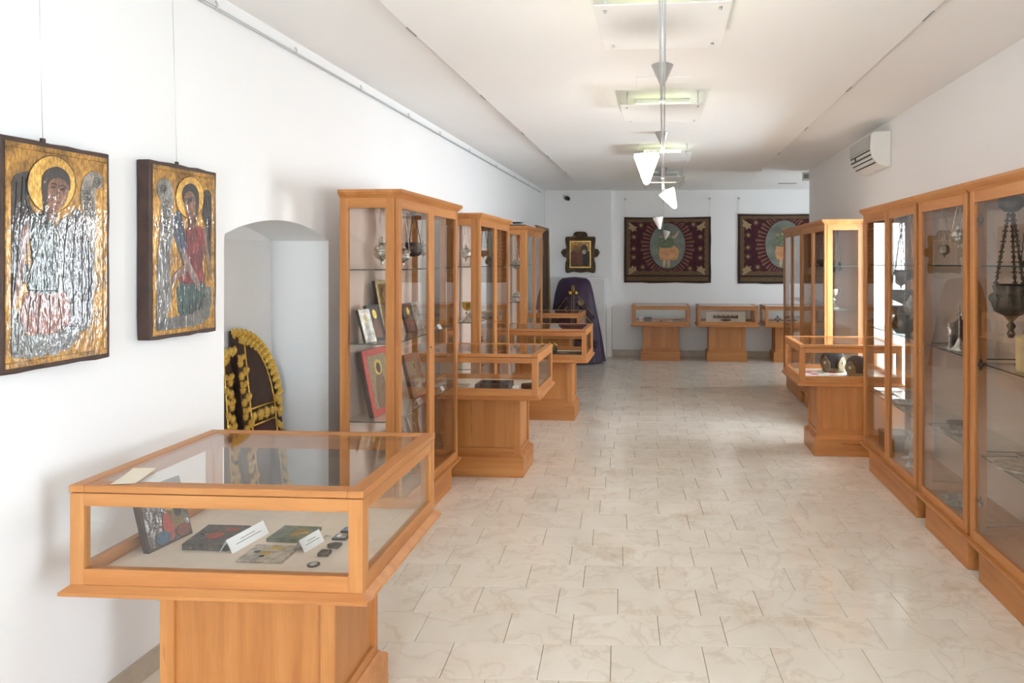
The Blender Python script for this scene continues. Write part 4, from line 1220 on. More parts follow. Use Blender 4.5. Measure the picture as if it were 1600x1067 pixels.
# ------------------------------------------------------------------ tall framed painting by the left wall
t = thing('tall_painting', 'tall dark painting in a thin gilt frame behind the farthest left cabinet', 'painting', (-1.80, 10.56, 0), rot=(0, math.radians(-1.2), 0))
boxes('gilt_frame', [((0, -0.52, 0), (0.05, -0.475, 2.17)), ((0, 0.475, 0), (0.05, 0.52, 2.17)), ((0, -0.475, 0), (0.05, 0.475, 0.045)), ((0, -0.475, 2.125), (0.05, 0.475, 2.17))], plain('worn_gilt', srgb(140, 106, 62), 0.45, 0.4, var=0.3), t, 0.004)
cv = box('canvas', (0.005, -0.475, 0.045), (0.03, 0.475, 2.125), flat(56, 42, 30), t, 0)
for k, (y, z, ry, rz, c) in enumerate(((0, 1.2, 0.22, 0.6, (70, 54, 40)), (0, 1.85, 0.1, 0.13, (120, 90, 64)), (0, 0.6, 0.3, 0.4, (50, 46, 44)))):
    plate('figure', ellipse(y, z, ry, rz, 20), 0.029, 0.032 + 0.001 * k, flat(*c), cv, 'yz')
box('back_strut', (-0.2, -0.02, 0.0), (0.0, 0.02, 0.05), M['darkwood'], t)

# ------------------------------------------------------------------ purple vestment on a stand
t = thing('vestment_stand', 'purple liturgical cape with gold braid displayed on a stand', 'vestment', (-1.43, 11.42, 0))
prof = [(0.02, 0.49, 0.30), (0.2, 0.46, 0.29), (0.45, 0.425, 0.27), (0.7, 0.385, 0.25), (0.95, 0.345, 0.23), (1.12, 0.315, 0.20), (1.25, 0.282, 0.16), (1.33, 0.25, 0.13), (1.37, 0.205, 0.10), (1.388, 0.15, 0.07), (1.392, 0.01, 0.01)]


def robe_pt(a, z, extra=0.0):
    for i in range(len(prof) - 1):
        if prof[i][0] <= z <= prof[i + 1][0]:
            s = (z - prof[i][0]) / (prof[i + 1][0] - prof[i][0])
            rx = prof[i][1] + (prof[i + 1][1] - prof[i][1]) * s
            ry = prof[i][2] + (prof[i + 1][2] - prof[i][2]) * s
            break
    else:
        rx, ry = prof[-1][1], prof[-1][2]
    fold = 1 + 0.045 * math.sin(a * 13 + 0.8 * math.sin(3 * a)) * max(0, 1.25 - z) / 1.25 + 0.02 * math.sin(a * 5 + z * 4)
    return ((rx * fold + extra) * math.cos(a), (ry * fold + extra) * math.sin(a), z)


v, f = [], []
n = 72
zs = [0.02 + 1.372 * (1 - (1 - i / 28) ** 1.3) for i in range(29)]
for z in zs:
    v += [robe_pt(2 * PI * i / n, z) for i in range(n)]
for j in range(len(zs) - 1):
    for i in range(n):
        i2 = (i + 1) % n
        f.append((j * n + i, j * n + i2, (j + 1) * n + i2, (j + 1) * n + i))
f.append(tuple(range((len(zs) - 1) * n, len(zs) * n)))
link('cape', mesh('cape', v, f), M['purple'], t, smooth=True)


def band(nm, pts, wdt, mat):
    v, f = [], []
    for i, (a, z) in enumerate(pts):
        a2, z2 = pts[min(i + 1, len(pts) - 1)]
        a1, z1 = pts[max(i - 1, 0)]
        d = Vector(((a2 - a1) * 0.35, z2 - z1)).normalized()
        nx, nz = -d.y / 0.35 * wdt / 2, d.x * wdt / 2
        for (sx, ex) in ((-1, -0.004), (-1, 0.012), (1, 0.012), (1, -0.004)):
            v.append(robe_pt(a + sx * nx, min(1.385, max(0.03, z + sx * nz)), ex))
    for i in range(len(pts) - 1):
        for k in range(4):
            f.append((i * 4 + k, i * 4 + (k + 1) % 4, i * 4 + 4 + (k + 1) % 4, i * 4 + 4 + k))
    link(nm, mesh(nm, v, f), mat, t, smooth=True)


F0 = -PI / 2
for s in (-1, 1):
    band('front_braid', [(F0 + s * 0.05, 1.24 - i * 0.1) for i in range(12)], 0.012, M['braid'])
    for (a0, z0, a1, z1, m, wd) in ((0.28, 1.0, 0.95, 0.70, M['purpledark'], 0.14), (0.28, 1.08, 0.98, 0.78, M['braid'], 0.016), (0.22, 0.93, 0.92, 0.62, M['braid'], 0.016)):
        band('sleeve_braid', [(F0 + s * (a0 + (a1 - a0) * i / 8), z0 + (z1 - z0) * i / 8) for i in range(9)], wd, m)
    band('hem_band', [(F0 + s * (0.1 + i * 0.12), 0.45 - i * 0.02) for i in range(9)], 0.1, M['purpledark'])
    lathe('clasp', [(0.005, 0), (0.03, 0.003), (0.034, 0.012), (0.015, 0.02), (0.002, 0.02)], M['gilt'], t, 16, loc=(s * 0.05, -0.225, 1.14), rot=(PI / 2, 0, 0), lobes=6, lobe_amp=0.12)
tubes('clasp_loop', [[(-0.012, -0.2, 1.26), (-0.015, -0.222, 1.2), (-0.01, -0.23, 1.13)], [(0.012, -0.2, 1.26), (0.015, -0.222, 1.2), (0.01, -0.23, 1.13)]], 0.009, M['gilt'], t)
lathe('badge', [(0.01, 0), (0.05, 0.002), (0.055, 0.012), (0.04, 0.016), (0.035, 0.008), (0.003, 0.008)], M['braid'], t, 20, loc=(0.135, -0.262, 0.99), rot=(PI / 2, 0, 0))
lathe('stand_foot', [(0.2, 0), (0.2, 0.02), (0.03, 0.03), (0.02, 0.2), (0.02, 1.3), (0.005, 1.31)], M['darkwood'], t, 16)

# security camera on the pilaster
t = thing('security_camera', 'small dark security camera high in the far left corner', 'camera', (-1.66, 12.1, 2.745))
box('bracket', (-0.06, -0.03, 0.0), (-0.03, 0.0, 0.06), M['alu'], t)
tube('arm', [(-0.045, -0.015, 0.03), (-0.02, -0.07, 0.01), (0.0, -0.09, -0.01)], 0.008, M['alu'], t)
lathe('housing', [(0.005, -0.07), (0.03, -0.07), (0.034, 0.0), (0.034, 0.06), (0.028, 0.065), (0.022, 0.055), (0.003, 0.055)], M['black'], t, 16, loc=(0.03, -0.12, -0.02), rot=(math.radians(100), 0, 0.5))
box('shade', (-0.005, -0.2, 0.012), (0.065, -0.06, 0.018), M['alu'], t)
t = thing('motion_sensor', 'small white motion sensor at the top of the right wall end', 'sensor', (1.94, RW_END + 0.02, 2.80))
box('body', (-0.05, -0.02, -0.06), (0.05, 0.03, 0.06), M['white_plastic'], t, 0.012)
box('lens', (-0.035, -0.026, -0.03), (0.03, -0.018, 0.03), M['grey_plastic'], t, 0.006)
t = thing('ceiling_vent', 'narrow black slot vent in the far ceiling', 'vent', (1.96, 11.31, ZC - 0.004))
box('slot', (-0.14, -0.035, -0.004), (0.14, 0.035, 0.004), M['black'], t)
box('vent_frame', (-0.15, -0.045, -0.002), (0.15, 0.045, 0.0045), M['white_plastic'], t)

# ------------------------------------------------------------------ air conditioner
t = thing('air_conditioner', 'white wall-mounted air conditioner above the right window', 'air conditioner', (XR, 6.66, 2.475))
pr = [(0.0, 0.0), (-0.05, 0.0), (-0.115, 0.028), (-0.16, 0.085), (-0.175, 0.16), (-0.172, 0.28), (-0.15, 0.305), (0.0, 0.31)]
v = [(x, -0.34, z) for x, z in pr] + [(x, 0.34, z) for x, z in pr]
n = len(pr)
f = [tuple(range(n)), tuple(range(2 * n - 1, n - 1, -1))] + [(i, (i + 1) % n, n + (i + 1) % n, n + i)[::-1] for i in range(n)]
link('housing', mesh('housing', v, f), M['white_plastic'], t, bevel=0.008)
box('front_grille', (-0.181, -0.32, 0.165), (-0.17, 0.32, 0.275), M['grey_plastic'], t, 0.003)
for i in range(14):
    z = 0.17 + i * 0.0075
    box('grille_slat', (-0.185, -0.318, z), (-0.18, 0.318, z + 0.003), M['white_plastic'], t, 0)
for (x, z) in ((-0.172, 0.14), (-0.166, 0.10), (-0.148, 0.068), (-0.122, 0.035)):
    box('air_slot', (x - 0.006, -0.31, z), (x + 0.01, 0.31, z + 0.012), M['black'], t, 0)
lathe('badge', [(0.001, 0), (0.018, 0), (0.018, 0.004), (0.001, 0.004)], M['black'], t, 12, loc=(-0.176, 0.14, 0.125), rot=(0, -PI / 2, 0))

# ------------------------------------------------------------------ ceiling lights
def light_plate(label, y, lit, w=0.58):
    t = thing('ceiling_light', label, 'ceiling light', (0.0, y, ZP), group='square reflector ceiling lights')
    box('reflector_plate', (-w / 2, 0, -0.105), (w / 2, 0.62, -0.098), M['white_board'], t, 0.001)
    for (x, yy) in ((-w / 2 + 0.045, 0.06), (w / 2 - 0.045, 0.06), (-w / 2 + 0.045, 0.55), (w / 2 - 0.045, 0.55)):
        tube('support_rod', [(x, yy, -0.1), (x, yy, 0)], 0.004, M['alu'], t)
        lathe('screw_cap', [(0.002, -0.012), (0.007, -0.01), (0.008, 0), (0.002, 0)], M['alu'], t, 10, loc=(x, yy, -0.105))
    box('lamp_base', (-0.2, 0.27, -0.03), (0.2, 0.35, 0.0), M['white_plastic'], t, 0.004)
    tube('fluorescent_tube', [(-0.19, 0.31, -0.048), (0.19, 0.31, -0.048)], 0.013, M['tube_on'] if lit else M['lamp_off'], t, 10)


for (lb, y, lit) in (('square reflector light nearest the camera, at the top edge of the view', 2.955, True), ('second square reflector light along the ceiling, glowing yellow', 4.86, True),
                     ('third square reflector light, just behind the brightest spotlight', 7.05, True), ('fourth reflector light, unlit, along the ceiling', 9.0, False), ('farthest reflector light of the ceiling row', 9.75, True)):
    light_plate(lb, y, lit)

# low-voltage track of two rods down the middle of the room, hung from conical ceiling roses
ZR = 2.15
t = thing('light_track', 'long twin-rod light track hanging down the middle of the room', 'light track', (0.0, 0, ZR))
for s in (-1, 1):
    tube('rod', [(s * 0.0055, 1.2, 0), (s * 0.0055 + 0.012, 11.55, 0)], 0.0023, M['alu'], t, 8)
for y in (2.2, 4.26, 6.48, 8.93):
    lathe('ceiling_rose', [(0.008, -0.125), (0.013, -0.12), (0.062, -0.012), (0.066, -0.004), (0.066, 0)], M['greycone'], t, 24, loc=(0.0, y, ZP - ZR))
    tube('drop_rod', [(0.0, y, 0), (0.0, y, ZP - ZR - 0.12)], 0.002, M['alu'], t, 8)
    box('clamp', (-0.009, y - 0.008, -0.004), (0.009, y + 0.008, 0.004), M['alu'], t)


def spot(label, x, y, lit, tilt):
    t = thing('spotlight', label, 'spotlight', (x, y, ZR - 0.004), group='cone spotlights on the ceiling track')
    s = -1 if x < 0 else 1
    tube('stem', [(-x + s * 0.013, 0, 0.004), (0, 0, 0.0), (0, 0, -0.02)], 0.004, M['alu'], t)
    prof = [(0.006, -0.135), (0.014, -0.128), (0.058, -0.008), (0.056, 0.0), (0.02, 0.006), (0.003, 0.006)]
    sh = lathe('cone_shade', prof, M['lamp_on'] if lit else M['lamp_off'], t, 24, loc=(0, 0, -0.012), rot=tilt)
    if lit:
        l = bpy.data.lights.new('spotlight_glow', 'POINT')
        l.energy = 13
        l.color = (1.0, 0.94, 0.87)
        l.shadow_soft_size = 0.06
        o = bpy.data.objects.new('spotlight_glow', l)
        C.objects.link(o)
        o.parent = t
        o.location = (0, 0, -0.20)


spot('brightest lit cone spotlight, nearest on the track', -0.072, 3.21, True, (0, 0, 0))
spot('second lit cone spotlight, on the right of the track', 0.028, 4.89, True, (0, math.radians(-28), 0))
spot('unlit white cone spotlight hanging left of the track', -0.05, 7.8, False, (0, math.radians(-10), 0))
spot('unlit cone spotlight at the far end of the track', 0.07, 11.4, False, (0, math.radians(10), 0))


# ------------------------------------------------------------------ small things
def label_card(label, loc, rz, w=0.07, h=0.035, cat='label card', group='white label cards', lines=2):
    """folded paper tent"""
    t = thing('label_card', label, cat, loc, rz, group)
    v = [(-w / 2, -h * 0.45, 0), (w / 2, -h * 0.45, 0), (w / 2, 0, h * 0.8), (-w / 2, 0, h * 0.8), (w / 2, h * 0.5, 0), (-w / 2, h * 0.5, 0)]
    v += [(x, y + 0.0012, z - 0.0004) for x, y, z in v]
    f = [(0, 1, 2, 3), (3, 2, 4, 5), (9, 8, 7, 6), (11, 10, 8, 9), (0, 6, 7, 1), (5, 4, 10, 11)]
    link('card', mesh('card', v, f), M['paper'], t)
    sl = math.atan2(h * 0.8, h * 0.45)
    for i in range(lines):
        s = 0.62 - i * 0.2
        y0, z0 = -h * 0.45 * (1 - s), h * 0.8 * s
        ww = w * (0.2 if i == 0 else 0.34)
        dy, dz = 0.022 * h * 0.5, 0.04 * h * 0.9
        link('printed_line', mesh('printed_line', [(-ww, y0 - 0.0006, z0), (ww, y0 - 0.0006, z0), (ww, y0 + dy - 0.0006, z0 + dz), (-ww, y0 + dy - 0.0006, z0 + dz)], [(0, 1, 2, 3)]), M['ink'], t)
    return t


def small_icon(label, loc, w, h, thick, rz, tilt, frame, ground, shapes, fw=0.18, cat='icon', group=None, arch=False):
    """small panel standing or lying. local: x across, z up, front -y; tilt leans it back"""
    t = thing('small_icon', label, cat, loc, rot=(tilt, 0, rz), group=group)
    plate('board', rect(-w / 2, 0, w / 2, h), -thick, 0, M['darkwood'], t, 'xz', bevel=0.002)
    k = fw * w
    boxes('frame', [((-w / 2, -0.005, 0), (-w / 2 + k, 0.001, h)), ((w / 2 - k, -0.005, 0), (w / 2, 0.001, h)), ((-w / 2 + k, -0.005, 0), (w / 2 - k, 0.001, k)), ((-w / 2 + k, -0.005, h - k), (w / 2 - k, 0.001, h))], frame, t, 0.0015)
    fld = plate('painted_field', rect(-w / 2 + k, k, w / 2 - k, h - k), 0, 0.002, ground, t, 'xz')
    for n, (nm, pts, m) in enumerate(shapes):
        q = [((a - 0.5) * (w - 2 * k), k + b * (h - 2 * k)) for a, b in pts]
        plate(nm, smooth_loop(q, 2), 0.001, 0.003 + 0.0006 * n, m, fld, 'xz')
    return t


FIG = [('robe', [(0.2, 0), (0.8, 0), (0.78, 0.4), (0.62, 0.62), (0.38, 0.62), (0.22, 0.4)]), ('halo', ellipse(0.5, 0.76, 0.2, 0.15, 10)), ('head', ellipse(0.5, 0.75, 0.11, 0.1, 10))]


def fig(robe, halo, head):
    return [(n, p, m) for (n, p), m in zip(FIG, (robe, halo, head))]


def censer(label, top, drop, size, mat, kind=0, group='hanging censers and lamps', chains=3):
    """hanging censer or lamp: top = hook point, drop = length of the chains"""
    t = thing('hanging_lamp', label, 'hanging lamp', top, group=group)
    s = size
    z = -drop
    if kind == 0:      # lobed censer with domed lid and pendant finial
        pf = [(0.05, -0.95), (0.10, -0.85), (0.06, -0.75), (0.16, -0.62), (0.45, -0.45), (0.58, -0.2), (0.55, 0.0), (0.60, 0.04), (0.52, 0.12), (0.5, 0.3), (0.34, 0.5), (0.2, 0.6), (0.24, 0.68), (0.12, 0.8), (0.14, 0.9), (0.04, 1.0)]
        lathe('bowl', [(r * s, q * s + z) for r, q in pf], mat, t, 24, lobes=8, lobe_amp=0.07)
        rim = 0.56
    elif kind == 1:    # wide open bowl
        pf = [(0.04, -0.75), (0.09, -0.65), (0.05, -0.55), (0.3, -0.42), (0.75, -0.2), (0.95, 0.05), (0.8, 0.25), (0.86, 0.4), (0.95, 0.48), (0.86, 0.47), (0.72, 0.3), (0.7, 0.1)]
        lathe('bowl', [(r * s, q * s + z) for r, q in pf], mat, t, 26, lobes=10, lobe_amp=0.035)
        rim = 0.92
    else:              # bucket shaped vessel
        pf = [(0.2, -0.6), (0.5, -0.5), (0.66, -0.2), (0.68, 0.2), (0.6, 0.45), (0.66, 0.52), (0.58, 0.5), (0.52, 0.3)]
        lathe('bowl', [(r * s, q * s + z) for r, q in pf], mat, t, 24, lobes=6, lobe_amp=0.03)
        rim = 0.63
    paths = []
    for i in range(chains):
        a = 2 * PI * i / chains + 0.4
        paths.append([(0.008 * math.cos(a), 0.008 * math.sin(a), -0.02), (rim * s * math.cos(a), rim * s * math.sin(a), z + 0.25 * s)])
        lathe('chain_knob', [(0.02 * s, -0.09 * s), (0.13 * s, 0), (0.02 * s, 0.13 * s)], mat, t, 8, loc=(rim * s * math.cos(a), rim * s * math.sin(a), z + 0.2 * s))
    for p in paths:
        n = max(6, int(drop / 0.025))
        q = [Vector(p[0]).lerp(Vector(p[1]), i / n) for i in range(n + 1)]
        for i, u in enumerate(q):
            u.x += 0.0016 * (1 if i % 2 else -1)
        tube('chain', q, 0.0026, mat, t, 5)
    lathe('suspension_cap', [(0.003, -0.03), (0.028, -0.024), (0.018, -0.012), (0.006, -0.004), (0.003, 0.0)], mat, t, 14)
    return t


def chalice(label, loc, s, cup, foot, group=None):
    t = thing('chalice', label, 'chalice', loc, group=group)
    lathe('foot', [(0.42 * s, 0), (0.42 * s, 0.04 * s), (0.36 * s, 0.09 * s), (0.16 * s, 0.2 * s), (0.07 * s, 0.32 * s), (0.06 * s, 0.44 * s)], foot, t, 24, lobes=6, lobe_amp=0.05)
    lathe('knop', [(0.05 * s, 0.42 * s), (0.12 * s, 0.48 * s), (0.13 * s, 0.52 * s), (0.05 * s, 0.6 * s), (0.06 * s, 0.66 * s)], foot, t, 20)
    lathe('cup', [(0.05 * s, 0.64 * s), (0.22 * s, 0.72 * s), (0.30 * s, 0.88 * s), (0.33 * s, 1.1 * s), (0.36 * s, 1.16 * s), (0.33 * s, 1.15 * s), (0.28 * s, 0.9 * s), (0.05 * s, 0.76 * s)], cup, t, 26)
    return t


def altar_cross(label, loc, h, mat, rz=0.0, group=None):
    t = thing('standing_cross', label, 'cross', loc, rz, group)
    lathe('foot', [(0.18 * h, 0), (0.17 * h, 0.03 * h), (0.09 * h, 0.12 * h), (0.03 * h, 0.26 * h), (0.015 * h, 0.3 * h)], mat, t, 16, lobes=4, lobe_amp=0.2)
    tube('shaft', [(0, 0, 0.28 * h), (0, 0, 0.72 * h)], 0.016 * h, mat, t)
    r = 0.025 * h
    boxes('cross_bars', [((-r * 0.6, -r, 0.68 * h), (r * 0.6, r, h)), ((-r * 0.6, -0.13 * h, 0.80 * h), (r * 0.6, 0.13 * h, 0.80 * h + 2 * r))], mat, t, 0.002)
    for (y, z) in ((-0.14, 0.825), (0.14, 0.825), (0, 1.0)):
        lathe('finial', [(0.003, -0.03 * h), (0.035 * h, 0), (0.003, 0.03 * h)], mat, t, 8, loc=(0, y * h, z * h))
    return t


SI, DS, PW, GI = M['silver'], M['dull_silver'], M['pewter'], M['gilt']

# --- nearest left cabinet
censer('silver hanging censer seen through the near end pane of the first left cabinet', (-1.66, 4.05, 1.99), 0.28, 0.085, SI)
censer('silver hanging lamp with pendant finial behind the first door of the first left cabinet', (-1.64, 4.34, 1.99), 0.30, 0.072, SI)
censer('small dark hanging censer beside the front post of the first left cabinet', (-1.72, 4.42, 1.99), 0.13, 0.055, PW)
censer('dark bucket-shaped hanging vessel in the first left cabinet', (-1.66, 4.58, 1.99), 0.26, 0.085, PW, 2)
censer('bright silver hanging censer in the first left cabinet before the meeting stiles', (-1.64, 4.72, 1.99), 0.26, 0.065, SI)
censer('dark hanging censer behind the second door of the first left cabinet', (-1.66, 4.90, 1.99), 0.26, 0.055, PW)
ti = math.radians(-16)
Z2 = 1.174
small_icon('small silver-covered icon at the near end of the middle shelf, first left cabinet', (-1.70, 3.99, Z2), 0.11, 0.20, 0.015, PI / 2 - 0.15, ti, SI, SI, fig(DS, GI, DS), 0.14)
small_icon('dark icon with a gold figure on the middle shelf of the first left cabinet', (-1.70, 4.125, Z2), 0.14, 0.22, 0.018, PI / 2 - 0.15, ti, M['darkwood'], flat(64, 50, 40), fig(flat(120, 76, 56), M['goldleaf'], M['goldleaf']), 0.1)
small_icon('tall pale gilt-framed icon standing at the back of the middle shelf', (-1.725, 4.36, Z2), 0.24, 0.36, 0.02, PI / 2, ti * 0.6, flat(196, 176, 132), goldpaint(), fig(flat(110, 96, 80), goldpaint(), flat(150, 110, 84)), 0.1)
small_icon('icon with yellow-gold figure beside a silver one, right of the front post', (-1.67, 4.60, Z2), 0.14, 0.20, 0.016, PI / 2 - 0.1, ti, M['darkwood'], flat(84, 60, 44), fig(flat(110, 60, 46), M['goldleaf'], M['goldleaf']), 0.1)
small_icon('silver-covered icon behind the first door on the middle shelf', (-1.67, 4.745, Z2), 0.12, 0.20, 0.016, PI / 2 - 0.1, ti, SI, DS, fig(SI, GI, DS), 0.16)
Z3 = 0.724
small_icon('large red-framed icon with silver cover on the lower shelf of the first left cabinet', (-1.68, 4.17, Z3), 0.31, 0.40, 0.03, PI / 2 - 0.1, math.radians(-12), M['red_lacquer'], flat(142, 122, 84), fig(flat(120, 86, 52), GI, flat(66, 48, 38)), 0.13)
small_icon('brown wooden framed icon on the lower shelf behind the first door', (-1.66, 4.72, Z3), 0.22, 0.30, 0.025, PI / 2 - 0.1, math.radians(-14), flat(128, 72, 42), flat(116, 92, 66), fig(flat(140, 110, 74), GI, flat(80, 56, 42)), 0.16)
ZB = 0.226
small_icon('dark framed icon on the cabinet floor leaning behind the first door', (-1.66, 4.50, ZB), 0.2, 0.34, 0.02, PI / 2, ti, M['darkwood'], flat(70, 66, 62), fig(DS, GI, DS), 0.12)
small_icon('narrow gilt-edged icon on the cabinet floor of the first left cabinet', (-1.66, 4.80, ZB), 0.16, 0.36, 0.02, PI / 2, ti, goldpaint(), flat(84, 70, 56), fig(flat(96, 70, 56), GI, flat(90, 66, 50)), 0.1)
label_card('white label card on the middle shelf near the end pane', (-1.58, 4.03, Z2), PI / 2, 0.07, 0.04)
label_card('white label card on the middle shelf behind the first door', (-1.57, 4.83, Z2), PI / 2, 0.07, 0.04)
label_card('white label card in front of the brown icon', (-1.58, 4.45, Z3), PI / 2, 0.08, 0.045)
label_card('white label card on the lower shelf behind the second door', (-1.58, 4.93, Z3), PI / 2, 0.06, 0.035)

# --- second left cabinet
censer('silver hanging censer seen through the end pane of the second left cabinet', (-1.71, 6.02, 1.99), 0.27, 0.075, SI)
censer('dark hanging censer behind the first door of the second left cabinet', (-1.70, 6.30, 1.99), 0.30, 0.075, PW)
censer('dark bowl lamp hanging against the bright reflection in the second left cabinet', (-1.68, 6.50, 1.99), 0.27, 0.06, PW, 1)
censer('dark hanging lamp at the second door of the second left cabinet', (-1.70, 6.80, 1.99), 0.34, 0.06, PW)
chalice('silver chalice with gilt cup rim on the middle shelf of the second left cabinet', (-1.69, 5.995, 1.124), 0.148, GI, SI)
altar_cross('slender silver standing cross in the second left cabinet', (-1.70, 6.42, 1.124), 0.20, SI, 0)
t = thing('silver_dish', 'shallow silver dish on the middle shelf of the second left cabinet', 'dish', (-1.70, 6.75, 1.124))
lathe('dish', [(0.04, 0), (0.05, 0.004), (0.08, 0.03), (0.082, 0.032), (0.05, 0.008), (0.002, 0.007)], SI, t, 24)
lathe('rim', [(0.079, 0.028), (0.085, 0.031), (0.085, 0.035), (0.079, 0.034)], GI, t, 24)
altar_cross('small dark cross on the lower shelf of the second left cabinet', (-1.68, 6.45, 0.724), 0.22, PW)
# --- third left cabinet
censer('silver hanging censer seen through the end pane of the third left cabinet', (-1.72, 8.15, 1.99), 0.38, 0.075, SI)
censer('hanging lamp behind the doors of the third left cabinet', (-1.72, 8.55, 1.99), 0.32, 0.07, SI)
t = thing('silver_casket', 'domed silver casket on the middle shelf of the third left cabinet', 'casket', (-1.70, 8.17, 1.174))
box('body', (-0.05, -0.07, 0.005), (0.05, 0.07, 0.05), SI, t, 0.006)
lathe('dome', [(0.065, 0.05), (0.06, 0.075), (0.04, 0.1), (0.012, 0.115), (0.014, 0.125), (0.002, 0.132)], SI, t, 16, lobes=8, lobe_amp=0.06)
# things lying on top of the cabinets
t = thing('stacked_papers', 'dark folder lying on top of the third left cabinet', 'folder', (-1.74, 8.45, 2.06))
box('folder', (-0.14, -0.36, 0), (0.14, 0.36, 0.018), M['black'], t, 0.004)
box('sheet', (-0.13, -0.33, 0.018), (0.15, 0.33, 0.026), M['paper'], t, 0.002)
t = thing('small_box', 'small black device resting on the folder atop the third left cabinet', 'device', (-1.72, 8.30, 2.086))
box('body', (-0.05, -0.09, 0), (0.05, 0.09, 0.03), M['black'], t, 0.008)
box('port', (0.05, -0.03, 0.008), (0.052, 0.03, 0.02), M['grey_plastic'], t, 0)
t = thing('glass_sheet', 'spare glass shelf lying on top of the first left cabinet', 'glass sheet', (-1.70, 4.7, 2.06))
box('pane', (-0.12, -0.35, 0.0), (0.12, 0.35, 0.006), M['shelfglass'], t, 0)
boxes('edge', [((0.12, -0.35, 0.0), (0.121, 0.35, 0.006)), ((-0.12, -0.351, 0), (0.12, -0.35, 0.006))], M['shelfedge'], t, 0)
lathe('suction_cup', [(0.02, 0.006), (0.015, 0.012), (0.006, 0.02), (0.002, 0.035)], M['grey_plastic'], t, 12, loc=(0.05, 0.2, 0))

# --- right cabinet beside the window case
censer('dark wide hanging bowl lamp behind the second door of the cabinet near the window', (1.72, 5.18, 1.99), 0.44, 0.082, PW, 1)
censer('dark hanging lamp deeper in the cabinet near the window', (1.78, 5.46, 1.99), 0.48, 0.07, PW)
censer('broad dark ornate hanging lamp below the upper bowl near the window', (1.75, 5.30, 1.99), 0.60, 0.105, PW, 1)
censer('silver filigree hanging lamp at mid height near the window cabinet post', (1.71, 5.04, 1.99), 0.66, 0.085, DS)
censer('low dark hanging bowl above the middle glass shelf near the window', (1.79, 5.52, 1.99), 0.72, 0.085, PW, 1)
t = thing('metal_kettle', 'round dark metal vessel on the middle shelf of the window cabinet', 'vessel', (1.72, 5.22, 1.134))
lathe('body', [(0.05, 0), (0.075, 0.03), (0.085, 0.07), (0.07, 0.11), (0.05, 0.13), (0.055, 0.14), (0.045, 0.135)], PW, t, 24)
tube('handle', [(-0.06, 0, 0.12), (-0.05, 0, 0.17), (0, 0, 0.195), (0.05, 0, 0.17), (0.06, 0, 0.12)], 0.005, PW, t)
tube('spout', [(0, -0.07, 0.06), (0, -0.11, 0.09), (0, -0.125, 0.12)], 0.01, PW, t)


def ornate_tray(label, loc, r, mat, name='silver_tray', cat='tray'):
    t = thing(name, label, cat, loc)
    lathe('tray', [(r * 0.7, 0), (r * 0.75, 0.004), (r, 0.022), (r * 1.02, 0.026), (r * 0.95, 0.024), (r * 0.72, 0.008), (0.002, 0.008)], mat, t, 28, lobes=10, lobe_amp=0.03)
    lathe('boss', [(r * 0.3, 0.008), (r * 0.28, 0.014), (r * 0.1, 0.02), (0.002, 0.022)], mat, t, 20, lobes=6, lobe_amp=0.1)
    return t


ornate_tray('silver tray on the lower glass shelf of the window cabinet', (1.72, 5.20, 0.624), 0.095, SI)
t = thing('silver_ladle', 'silver ladle lying across the tray rim in the window cabinet', 'ladle', (1.73, 5.4, 0.624))
tube('handle', [(-0.02, -0.08, 0.036), (0.0, 0.02, 0.03), (0.0, 0.12, 0.012)], 0.005, SI, t)
lathe('scoop', [(0.004, 0), (0.024, 0.012), (0.03, 0.024), (0.024, 0.022), (0.003, 0.006)], SI, t, 14, loc=(0, 0.14, 0))
t = thing('silver_branch', 'leafy silver ornament on the floor of the window cabinet', 'ornament', (1.70, 5.04, 0.226))
for i in range(9):
    a = i * 0.75
    o = bpy.data.objects.new('leaf', LEAF.copy() if i == 0 else o.data)
    if i == 0:
        o.data.materials.clear()
        o.data.materials.append(SI)
    C.objects.link(o)
    o.parent = t
    o.location = (0.012 * math.cos(a), 0.012 * math.sin(a), 0.01 + 0.008 * i)
    o.rotation_euler = (0.7 - 0.05 * i, 0, a)
    o.scale = (0.045, 0.06, 0.05)
lathe('base', [(0.03, 0), (0.03, 0.01), (0.012, 0.03), (0.004, 0.09)], SI, t, 12)
t = thing('wooden_chest', 'low dark wooden box on the floor of the window cabinet', 'box', (1.77, 5.55, 0.226))
box('body', (-0.09, -0.12, 0), (0.09, 0.12, 0.09), M['darkwood'], t, 0.003)
box('lid', (-0.095, -0.125, 0.09), (0.095, 0.125, 0.12), M['darkwood'], t, 0.006)
t = thing('silver_jug', 'grey metal jug on the floor of the window cabinet', 'jug', (1.80, 5.24, 0.226))
lathe('body', [(0.05, 0), (0.052, 0.01), (0.07, 0.06), (0.06, 0.13), (0.035, 0.17), (0.045, 0.2), (0.04, 0.198)], DS, t, 22)
tube('handle', [(0, 0.035, 0.17), (0, 0.085, 0.15), (0, 0.09, 0.1), (0, 0.065, 0.06)], 0.006, DS, t)

